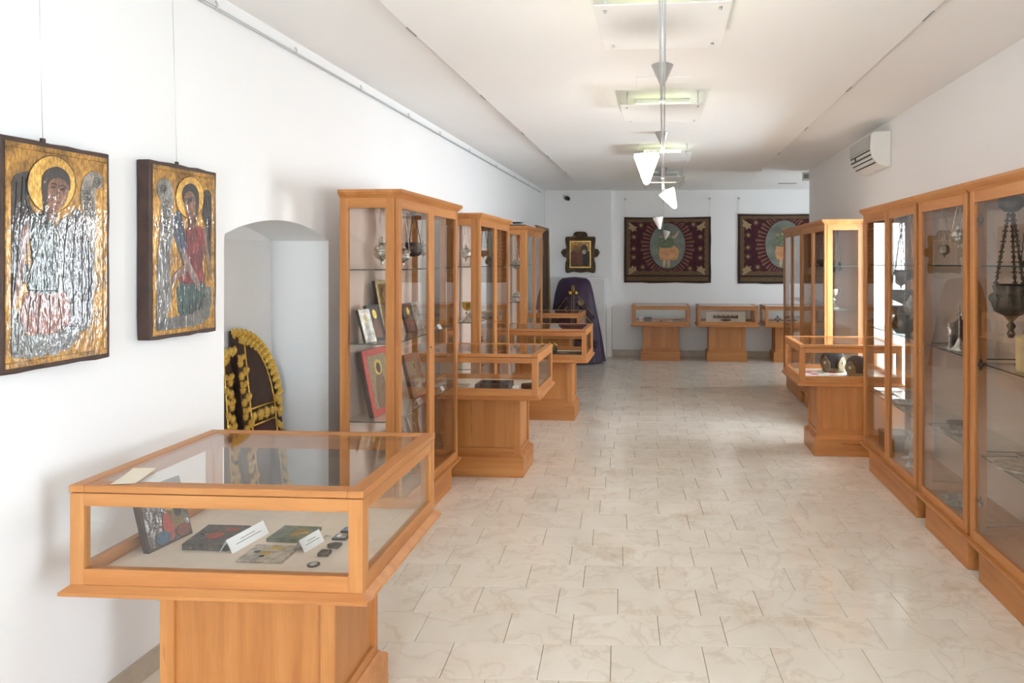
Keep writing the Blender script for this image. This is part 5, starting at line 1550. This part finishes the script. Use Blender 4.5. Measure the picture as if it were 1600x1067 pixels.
# --- narrow right cabinet
censer('thin-chained hanging lamp at the back of the narrow right cabinet', (1.71, 4.46, 1.99), 0.27, 0.055, DS)
censer('silver hanging censer near the front of the narrow right cabinet', (1.69, 4.20, 1.99), 0.20, 0.07, SI)
altar_cross('tall silver candlestick cross on the middle shelf of the narrow right cabinet', (1.70, 4.22, 1.134), 0.26, SI)
t = thing('oil_jug', 'dark lidded jug on the middle shelf of the narrow right cabinet', 'jug', (1.76, 4.36, 1.134))
lathe('body', [(0.04, 0), (0.045, 0.01), (0.06, 0.05), (0.05, 0.1), (0.03, 0.13), (0.035, 0.15), (0.01, 0.17), (0.008, 0.19)], PW, t, 20)
tube('handle', [(0, 0.03, 0.13), (0, 0.075, 0.11), (0, 0.08, 0.07), (0, 0.055, 0.04)], 0.005, PW, t)
t = thing('silver_candlestick', 'short silver candlestick on the middle shelf of the narrow right cabinet', 'candlestick', (1.69, 4.32, 1.134))
lathe('foot', [(0.035, 0), (0.03, 0.01), (0.01, 0.02), (0.009, 0.08)], SI, t, 16)
lathe('socket', [(0.009, 0.075), (0.016, 0.085), (0.012, 0.1), (0.018, 0.15), (0.014, 0.148)], SI, t, 16)
ornate_tray('round silver dish on the lower shelf of the narrow right cabinet', (1.72, 4.28, 0.644), 0.1, DS, 'silver_dish', 'dish')
ornate_tray('small dark dish beside the silver one in the narrow right cabinet', (1.80, 4.47, 0.644), 0.07, PW, 'silver_dish', 'dish')
ornate_tray('grey dish on the floor of the narrow right cabinet', (1.73, 4.3, 0.226), 0.12, DS, 'silver_dish', 'dish')

# --- nearest right cabinet
t = thing('hanging_lamp', 'large ornate hanging lamp on long beaded chains in the nearest right cabinet', 'hanging lamp', (1.745, 3.71, 1.985), group='hanging censers and lamps')
lathe('suspension_cap', [(0.004, -0.09), (0.03, -0.085), (0.055, -0.06), (0.06, -0.03), (0.04, -0.01), (0.01, 0.0)], PW, t, 18, lobes=8, lobe_amp=0.08)
zb = -0.50
lathe('bowl', [(0.01, zb - 0.22), (0.018, zb - 0.2), (0.01, zb - 0.18), (0.02, zb - 0.16), (0.008, zb - 0.14), (0.03, zb - 0.11), (0.066, zb - 0.09), (0.08, zb - 0.05), (0.085, zb - 0.01), (0.068, zb + 0.01), (0.076, zb + 0.04), (0.066, zb + 0.05), (0.05, zb + 0.02)], PW, t, 36, lobes=9, lobe_amp=0.12)
BEAD = lathe_mesh('bead', [(0.001, -0.014), (0.008, -0.008), (0.0105, 0), (0.008, 0.008), (0.001, 0.014)], 8)
BEAD.materials.append(PW)
CROSS = boxes_mesh('cross_bead', [((-0.004, -0.004, -0.015), (0.004, 0.004, 0.015)), ((-0.004, -0.012, -0.004), (0.004, 0.012, 0.004)), ((-0.012, -0.004, -0.004), (0.012, 0.004, 0.004))])
CROSS.materials.append(PW)
for i in range(3):
    a = 2 * PI * i / 3 + 0.9
    p0, p1 = Vector((0.01 * math.cos(a), 0.01 * math.sin(a), -0.08)), Vector((0.074 * math.cos(a), 0.074 * math.sin(a), zb + 0.03))
    tube('chain', [p0, p1], 0.0022, PW, t, 5)
    for k in range(1, 15):
        o = bpy.data.objects.new('bead', BEAD if k % 2 else CROSS)
        C.objects.link(o)
        o.parent = t
        o.location = p0.lerp(p1, k / 15)
for i in range(9):
    a = 2 * PI * i / 9
    o = bpy.data.objects.new('filigree_boss', BEAD)
    C.objects.link(o)
    o.parent = t
    o.location = (0.088 * math.cos(a), 0.088 * math.sin(a), zb - 0.02)
    o.scale = (1.3, 1.3, 1.6)
censer('thin-chained small lamp at the back of the nearest right cabinet', (1.86, 3.76, 1.99), 0.36, 0.045, PW, 1)
altar_cross('tall dark standing cross at the back of the nearest right cabinet', (1.85, 3.74, 1.124), 0.36, PW)
t = thing('metal_plate', 'pale flat dish on the lower glass shelf of the nearest right cabinet', 'plate', (1.72, 3.55, 0.644))
lathe('plate', [(0.07, 0), (0.075, 0.004), (0.12, 0.016), (0.122, 0.019), (0.075, 0.008), (0.002, 0.007)], SI, t, 28)
lathe('rim', [(0.118, 0.015), (0.124, 0.017), (0.124, 0.021), (0.118, 0.02)], SI, t, 28)
ornate_tray('small silver tray at the back of the lower shelf, nearest right cabinet', (1.86, 3.74, 0.644), 0.07, SI)
t = thing('wax_candle', 'cream woven candle standing in the nearest right cabinet', 'candle', (1.70, 3.50, 1.124))
lathe('candle', [(0.03, 0)] + [(0.03 + 0.004 * (i % 2), 0.01 + i * 0.012) for i in range(14)] + [(0.003, 0.18)], plain('cream_wax', srgb(206, 180, 132), 0.6), t, 16)
tube('wick', [(0, 0, 0.178), (0.002, 0, 0.195)], 0.0015, M['black'], t)
# --- far right cabinets
for i, (y, d, k, m) in enumerate(((7.35, 0.40, 0, PW), (7.62, 0.42, 0, DS), (7.95, 0.36, 1, PW), (8.6, 0.42, 0, DS), (8.95, 0.45, 0, SI))):
    censer(('dark hanging censer nearest the sunlit end pane beyond the window', 'dull silver hanging censer at the middle stile of the sunlit cabinet', 'dark bowl lamp hanging at the far side of the sunlit cabinet',
            'dull hanging censer behind the near door of the farthest right cabinet', 'bright hanging censer behind the far door of the farthest right cabinet')[i], (1.77, y, 1.99), d, 0.08, m, k)
chalice('silver chalice on the middle shelf of the sunlit cabinet beyond the window', (1.72, 7.28, 1.174), 0.17, SI, SI)
chalice('pale chalice on the middle shelf of the farthest right cabinet', (1.75, 8.55, 1.174), 0.2, SI, DS)
altar_cross('small silver cross on the lower shelf of the sunlit cabinet', (1.72, 7.34, 0.724), 0.2, SI)

# ------------------------------------------------------------------ things in the near display case
ZD = 0.66


def pos(x, y):
    """bring measured deck spots onto this case's deck"""
    return (x, y, ZD)


# leaning icon, its face towards the right
t = thing('small_icon', 'glossy icon propped upright at the left of the near display case', 'icon', (-1.715, 2.325, ZD), rot=(math.radians(-16), 0, math.radians(82)))
plate('board', rect(-0.095, 0, 0.095, 0.215), -0.022, 0, M['darkwood'], t, 'xz', bevel=0.002)
gl_ = plain('glossy_dark_varnish', srgb(96, 84, 76), 0.12, var=0.4, scale=24, bump=0.4, bscale=50, coat=1.0)
fld = plate('painted_field', rect(-0.088, 0.006, 0.088, 0.208), 0, 0.002, gl_, t, 'xz')
for k, (x, z, rx, rz, c) in enumerate(((0.045, 0.08, 0.03, 0.05, (110, 92, 52)), (0.05, 0.10, 0.016, 0.02, (40, 34, 30)), (0.0, 0.06, 0.022, 0.05, (150, 66, 50)), (-0.03, 0.03, 0.03, 0.022, (70, 90, 110)), (0.02, 0.14, 0.03, 0.03, (168, 128, 70)), (0.055, 0.03, 0.03, 0.02, (120, 60, 44)))):
    plate('figure', ellipse(x, z, rx, rz, 14), 0.001, 0.003 + 0.0006 * k, flat(*c), fld, 'xz')


def flat_plaque(label, pts, thick, mat, shapes, name='relief_plaque', cat='plaque', rim=None):
    cx = sum(p[0] for p in pts) / len(pts)
    cy = sum(p[1] for p in pts) / len(pts)
    t = thing(name, label, cat, (cx, cy, ZD), group='small objects in the near display case')
    lo = [(p[0] - cx, p[1] - cy) for p in pts]
    plate('slab', lo, 0, thick, mat, t, 'xy', bevel=0.0025)
    if rim:
        ins = [(a * 0.86, b * 0.86) for a, b in lo]
        plate('recess', ins, thick - 0.001, thick + 0.001, rim, t, 'xy')
    for n, (nm, q, m, h) in enumerate(shapes):
        plate(nm, smooth_loop(q, 2), thick - 0.001, thick + h, m, t, 'xy')
    return t


rel = plain('dark_embossed_metal', srgb(92, 84, 76), 0.42, 0.7, var=0.5, scale=60, bump=0.8, bscale=90)
flat_plaque('dark embossed metal icon cover with red painted patches lying in the near case', [(-1.640, 2.272), (-1.478, 2.276), (-1.500, 2.455), (-1.664, 2.452)], 0.022, rel,
            [('face', [(-0.03, -0.02), (0.0, -0.045), (0.03, -0.02), (0.02, 0.01), (-0.02, 0.005)], flat(156, 70, 50), 0.002), ('face', [(0.01, 0.03), (0.045, 0.025), (0.05, 0.055), (0.015, 0.06)], flat(150, 76, 56), 0.002),
             ('halo', ellipse(-0.045, 0.02, 0.025, 0.03, 12), rel, 0.006)])
crk = plain('cracked_pale_paint', srgb(168, 156, 140), 0.5, var=0.45, scale=40, bump=0.5, bscale=70)
flat_plaque('pale cracked icon fragment with yellow traces at the front of the near case', [(-1.396, 2.195), (-1.238, 2.197), (-1.252, 2.330), (-1.402, 2.328)], 0.008, crk,
            [('yellow_trace', [(-0.01, 0.03), (0.03, 0.035), (0.035, 0.045), (-0.02, 0.045)], flat(188, 152, 70), 0.001), ('yellow_trace', [(-0.03, -0.01), (0.01, -0.02), (0.005, 0.005), (-0.02, 0.01)], flat(180, 146, 74), 0.001),
             ('dark_trace', [(-0.055, 0.005), (-0.04, -0.005), (-0.035, 0.015)], flat(60, 54, 50), 0.0012), ('dark_trace', [(-0.02, -0.03), (0.0, -0.035), (-0.005, -0.02)], flat(60, 54, 50), 0.0012)])
grn = plain('worn_green_paint', srgb(96, 104, 82), 0.4, var=0.5, scale=26, bump=0.3)
flat_plaque('worn green and ochre icon panel lying in the near case', [(-1.392, 2.366), (-1.258, 2.366), (-1.248, 2.490), (-1.392, 2.492)], 0.013, grn,
            [('ochre_figure', [(0.0, -0.03), (0.03, -0.035), (0.04, 0.02), (0.01, 0.03)], flat(150, 116, 70), 0.001), ('ochre_figure', [(0.02, -0.01), (0.055, -0.015), (0.05, 0.01)], flat(176, 140, 84), 0.0014)])
c = label_card('long white label card beside the embossed cover', (-1.462, 2.355, ZD), math.radians(83), 0.185, 0.055, lines=2)
c = label_card('short white label card beside the green icon panel', (-1.222, 2.345, ZD), math.radians(80), 0.105, 0.05, lines=2)
flat_plaque('round grey medal at the front of the row of small objects', ellipse(-1.132, 2.2, 0.021, 0.021, 20), 0.004, M['pewter'], [('relief', ellipse(0, 0, 0.012, 0.013, 10), SI, 0.001)], 'medal', 'medal')
flat_plaque('dark square pendant second in the row of small objects', [(-1.152, 2.262), (-1.115, 2.263), (-1.117, 2.300), (-1.153, 2.299)], 0.012, M['pewter'], [('relief', ellipse(0, 0, 0.01, 0.012, 10), PW, 0.0015)], 'pendant', 'pendant')
flat_plaque('dark pendant with one rounded end third in the row', [(-1.112, 2.328), (-1.110, 2.364), (-1.138, 2.366), (-1.152, 2.358), (-1.158, 2.346), (-1.152, 2.334), (-1.138, 2.328)], 0.01, M['pewter'], [('relief', ellipse(0, 0, 0.013, 0.01, 10), PW, 0.0015)], 'pendant', 'pendant')
flat_plaque('small dark framed miniature with pale relief fourth in the row', [(-1.168, 2.398), (-1.115, 2.399), (-1.113, 2.440), (-1.166, 2.440)], 0.009, M['black'], [('relief', ellipse(-0.008, 0, 0.008, 0.012, 10), M['paper'], 0.002), ('relief', ellipse(0.012, 0, 0.006, 0.01, 10), SI, 0.002)], 'miniature', 'miniature', rim=DS)
flat_plaque('small dark miniature with pale blue centre, last of the row', [(-1.168, 2.466), (-1.125, 2.467), (-1.123, 2.506), (-1.166, 2.506)], 0.009, M['black'], [('relief', ellipse(0, 0, 0.009, 0.012, 10), flat(150, 170, 196), 0.002)], 'miniature', 'miniature', rim=flat(120, 140, 170))
t = thing('finger_ring', 'tiny silver ring lying beside the framed miniature', 'ring', (-1.198, 2.425, ZD))
link('band', tube_mesh('band', [[(0.009 * math.cos(a * PI / 8), 0.009 * math.sin(a * PI / 8), 0.003) for a in range(17)]], 0.002, 6), SI, t, smooth=True)
lathe('bezel', [(0.001, 0.002), (0.005, 0.003), (0.004, 0.006), (0.001, 0.007)], SI, t, 10, loc=(0.009, 0, 0))
t = thing('paper_sheet', 'curled paper slip lying on the glass lid of the near case', 'paper', (-1.69, 2.12, 0.958), math.radians(15))
v, f = [], []
for i in range(7):
    s = i / 6
    z = 0.0012 + 0.016 * max(0, s - 0.4) ** 1.5
    v += [(-0.035, -0.08 + 0.15 * s, z), (0.035, -0.08 + 0.15 * s, z * 0.6)]
n_ = len(v)
v += [(x, y, z - 0.001) for x, y, z in v]
for i in range(6):
    f += [(2 * i, 2 * i + 1, 2 * i + 3, 2 * i + 2), (n_ + 2 * i + 2, n_ + 2 * i + 3, n_ + 2 * i + 1, n_ + 2 * i)]
link('slip', mesh('slip', v, f), plain('cream_paper', srgb(232, 222, 202), 0.8, var=0.02), t)

# ------------------------------------------------------------------ things in the other cases
t = thing('open_box', 'open dark box with gold interior in the second left display case', 'box', (-1.30, 5.38, ZD))
boxes('tray', [((-0.13, -0.1, 0), (0.13, 0.1, 0.01)), ((-0.13, -0.1, 0), (-0.115, 0.1, 0.05)), ((0.115, -0.1, 0), (0.13, 0.1, 0.05)), ((-0.13, -0.1, 0), (0.13, -0.085, 0.05)), ((-0.13, 0.085, 0), (0.13, 0.1, 0.05))], M['darkwood'], t, 0.004)
box('gilt_lining', (-0.115, -0.085, 0.01), (0.115, 0.085, 0.02), GI, t, 0.002)
lathe('cross_medallion', [(0.05, 0.02), (0.045, 0.028), (0.02, 0.034), (0.002, 0.034)], SI, t, 16, lobes=4, lobe_amp=0.15)
t = thing('oval_box', 'small dark oval box at the right of the second left display case', 'box', (-1.03, 5.42, ZD))
plate('body', ellipse(0, 0, 0.068, 0.05, 24), 0, 0.035, M['darkwood'], t, 'xy', bevel=0.006)
plate('inlay', ellipse(0, 0, 0.05, 0.035, 24), 0.034, 0.037, M['bronzewood'], t, 'xy')
label_card('white label card between the open box and the oval box', (-1.13, 5.36, ZD), 0.6, 0.05, 0.035)
t = thing('silver_cover', 'silver book cover at the left of the second left display case', 'book cover', (-1.62, 5.42, ZD))
plate('plate', rect(-0.1, -0.08, 0.1, 0.08), 0, 0.015, SI, t, 'xy', bevel=0.003)
lathe('boss', [(0.03, 0.014), (0.028, 0.02), (0.01, 0.026), (0.002, 0.026)], GI, t, 14)
t = thing('embroidered_cloth', 'red and dark embroidered textile lying in the third left display case', 'textile', (-1.18, 7.40, ZD))
plate('cloth', rect(-0.33, -0.22, 0.33, 0.22), 0, 0.006, plain('dark_olive_cloth', srgb(64, 56, 48), 0.9, var=0.5, scale=20), t, 'xy')
for (x, y, s, m) in ((-0.2, -0.1, 0.07, (168, 52, 46)), (0.0, -0.12, 0.08, (176, 70, 56)), (0.2, -0.1, 0.07, (164, 44, 44)), (-0.1, 0.08, 0.06, (190, 176, 150)), (0.12, 0.09, 0.07, (120, 116, 90))):
    p = [(x + s * (1 if i % 2 else 0.55) * math.cos(i * PI / 8), y + s * (1 if i % 2 else 0.55) * math.sin(i * PI / 8)) for i in range(16)]
    plate('flower', smooth_loop(p, 2), 0.005, 0.009, plain('thread_%d_%d' % (m[0], m[1]), srgb(*m), 0.9, var=0.3, scale=60), t, 'xy')
t = thing('metal_wreath', 'dark ornate wreath at the back of the third left display case', 'wreath', (-1.28, 7.55, ZD))
lathe('ring', [(0.13, 0), (0.14, 0.03), (0.135, 0.07), (0.12, 0.075), (0.115, 0.02)], PW, t, 28, lobes=12, lobe_amp=0.06)
for i in range(10):
    a = 2 * PI * i / 10
    lathe('point', [(0.02, 0), (0.014, 0.02), (0.003, 0.03)], M['gilt'], t, 8, loc=(0.13 * math.cos(a), 0.13 * math.sin(a), 0.07))
t = thing('dark_textile', 'dark folded textile in the display case before the purple vestment', 'textile', (-1.5, 9.62, ZD))
plate('cloth', rect(-0.32, -0.2, 0.32, 0.2), 0, 0.02, M['purpledark'], t, 'xy', bevel=0.006)
plate('border', rect(-0.3, -0.18, 0.3, -0.14), 0.018, 0.023, M['braid'], t, 'xy')

# sunlit case: embroidered white cloth and two mitres
t = thing('embroidered_cloth', 'white cloth embroidered with pink flowers in the sunlit display case', 'textile', (1.47, 6.26, ZD))
plate('cloth', rect(-0.26, -0.26, 0.33, 0.26), 0, 0.005, plain('white_linen', srgb(232, 226, 220), 0.9, var=0.03), t, 'xy')
pink = plain('pink_thread', srgb(206, 62, 104), 0.9, var=0.3, scale=60)
pale = plain('pale_green_thread', srgb(176, 190, 160), 0.9, var=0.2, scale=60)
for (x, y, s, m) in ((-0.17, -0.12, 0.055, pink), (-0.15, 0.02, 0.04, pink), (-0.19, 0.13, 0.05, pink), (0.06, -0.15, 0.06, pink), (0.0, -0.02, 0.035, pale), (-0.06, -0.09, 0.04, pale), (0.02, 0.1, 0.04, pink), (0.12, -0.05, 0.035, pale), (-0.08, 0.1, 0.03, pale)):
    p = [(x + s * (1 if i % 2 else 0.5) * math.cos(i * PI / 6 + x * 9), y + s * (1 if i % 2 else 0.5) * math.sin(i * PI / 6 + x * 9)) for i in range(12)]
    plate('flower', smooth_loop(p, 2), 0.004, 0.008, m, t, 'xy')


def mitre(label, loc, s=1.0):
    t = thing('mitre', label, 'mitre', loc, group='mitres in the sunlit display case')
    vel = plain('black_velvet', srgb(30, 26, 28), 0.8, var=0.3, scale=30)
    emb = plain('gold_embroidery', srgb(112, 94, 60), 0.5, 0.4, var=0.6, scale=70, bump=0.5, bscale=90)
    lathe('dome', [(0.085 * s, 0), (0.088 * s, 0.05 * s), (0.098 * s, 0.1 * s), (0.1 * s, 0.125 * s), (0.085 * s, 0.155 * s), (0.05 * s, 0.172 * s), (0.005 * s, 0.178 * s)], vel, t, 28)
    lathe('headband', [(0.089 * s, 0.0), (0.092 * s, 0.004), (0.094 * s, 0.038 * s), (0.09 * s, 0.042 * s)], emb, t, 28)
    for i in range(4):
        a = PI / 2 * i + 0.6
        plate('medallion', smooth_loop([(-0.04 * s, 0.04 * s), (0.04 * s, 0.04 * s), (0.045 * s, 0.09 * s), (0, 0.14 * s), (-0.045 * s, 0.09 * s)], 3), 0.088 * s, 0.103 * s, emb, t, 'xz', rot=(0, 0, a))
        lathe('jewel', [(0.001, 0), (0.014 * s, 0), (0.01 * s, 0.006), (0.001, 0.009)], M['silver'], t, 10, loc=(0.103 * s * math.sin(a), -0.103 * s * math.cos(a), 0.085 * s), rot=(PI / 2, 0, a))
    return t


mitre('black and gold mitre standing further back in the sunlit display case', (1.52, 6.45, ZD + 0.005), 1.02)
mitre('black and gold mitre at the front of the sunlit display case', (1.665, 6.18, ZD + 0.005), 1.0)

# far cases
ZF = ZD - 0.04
t = thing('carved_box', 'dark carved wooden box in the left far display case', 'box', (-0.24, 11.83, ZF))
box('body', (-0.06, -0.04, 0), (0.06, 0.04, 0.07), M['darkwood'], t, 0.004)
box('lid', (-0.065, -0.045, 0.07), (0.065, 0.045, 0.09), M['darkwood'], t, 0.006)
label_card('upright white card at the left end of the left far case', (-0.36, 11.85, ZF), 0, 0.05, 0.13)
t = thing('bronze_dish', 'low bronze dish in the middle of the left far display case', 'dish', (-0.02, 11.80, ZF))
lathe('dish', [(0.05, 0), (0.09, 0.02), (0.092, 0.025), (0.05, 0.01), (0.002, 0.01)], M['bronzewood'], t, 20)
lathe('knob', [(0.01, 0.01), (0.016, 0.03), (0.006, 0.045), (0.001, 0.05)], M['bronzewood'], t, 10)
small_icon('small dark folding icon at the right of the left far case', (0.24, 11.82, ZF), 0.11, 0.06, 0.02, 0, math.radians(-12), M['black'], DS, fig(PW, GI, PW), 0.12)
t = thing('support_board', 'tilted pale board in the middle far display case', 'board', (1.06, 11.95, ZF), rot=(math.radians(-28), 0, 0))
plate('board', rect(-0.33, 0, 0.33, 0.2), -0.01, 0, M['deck'], t, 'xz')
plate('edging', rect(-0.335, 0, 0.335, 0.008), -0.012, 0.006, M['deck'], t, 'xz')
t = thing('ornate_belt', 'dark ornate metal belt laid on the tilted board in the middle far case', 'belt', (1.06, 11.94, ZF + 0.004), rot=(math.radians(-28), 0, 0))
for i in range(11):
    x = -0.19 + i * 0.038
    plate('link', smooth_loop([(x - 0.018, 0.085), (x, 0.075), (x + 0.018, 0.085), (x + 0.016, 0.12), (x, 0.13 - 0.02 * (i % 2)), (x - 0.016, 0.12)], 2), 0.0, 0.012, PW, t, 'xz')
plate('buckle', smooth_loop([(-0.07, 0.03), (0, 0.022), (0.07, 0.03), (0.075, 0.05), (0, 0.055), (-0.075, 0.05)], 2), 0.0, 0.014, PW, t, 'xz')
t = thing('pectoral_cross', 'small dark cross on display in the far right case', 'cross', (1.90, 11.86, ZF), rot=(math.radians(-20), 0, 0))
plate('cross', [(-0.015, 0), (0.015, 0), (0.015, 0.06), (0.05, 0.06), (0.05, 0.09), (0.015, 0.09), (0.015, 0.13), (-0.015, 0.13), (-0.015, 0.09), (-0.05, 0.09), (-0.05, 0.06), (-0.015, 0.06)], 0, 0.012, PW, t, 'xz')
plate('boss', ellipse(0, 0.075, 0.014, 0.014, 12), 0.011, 0.018, GI, t, 'xz')
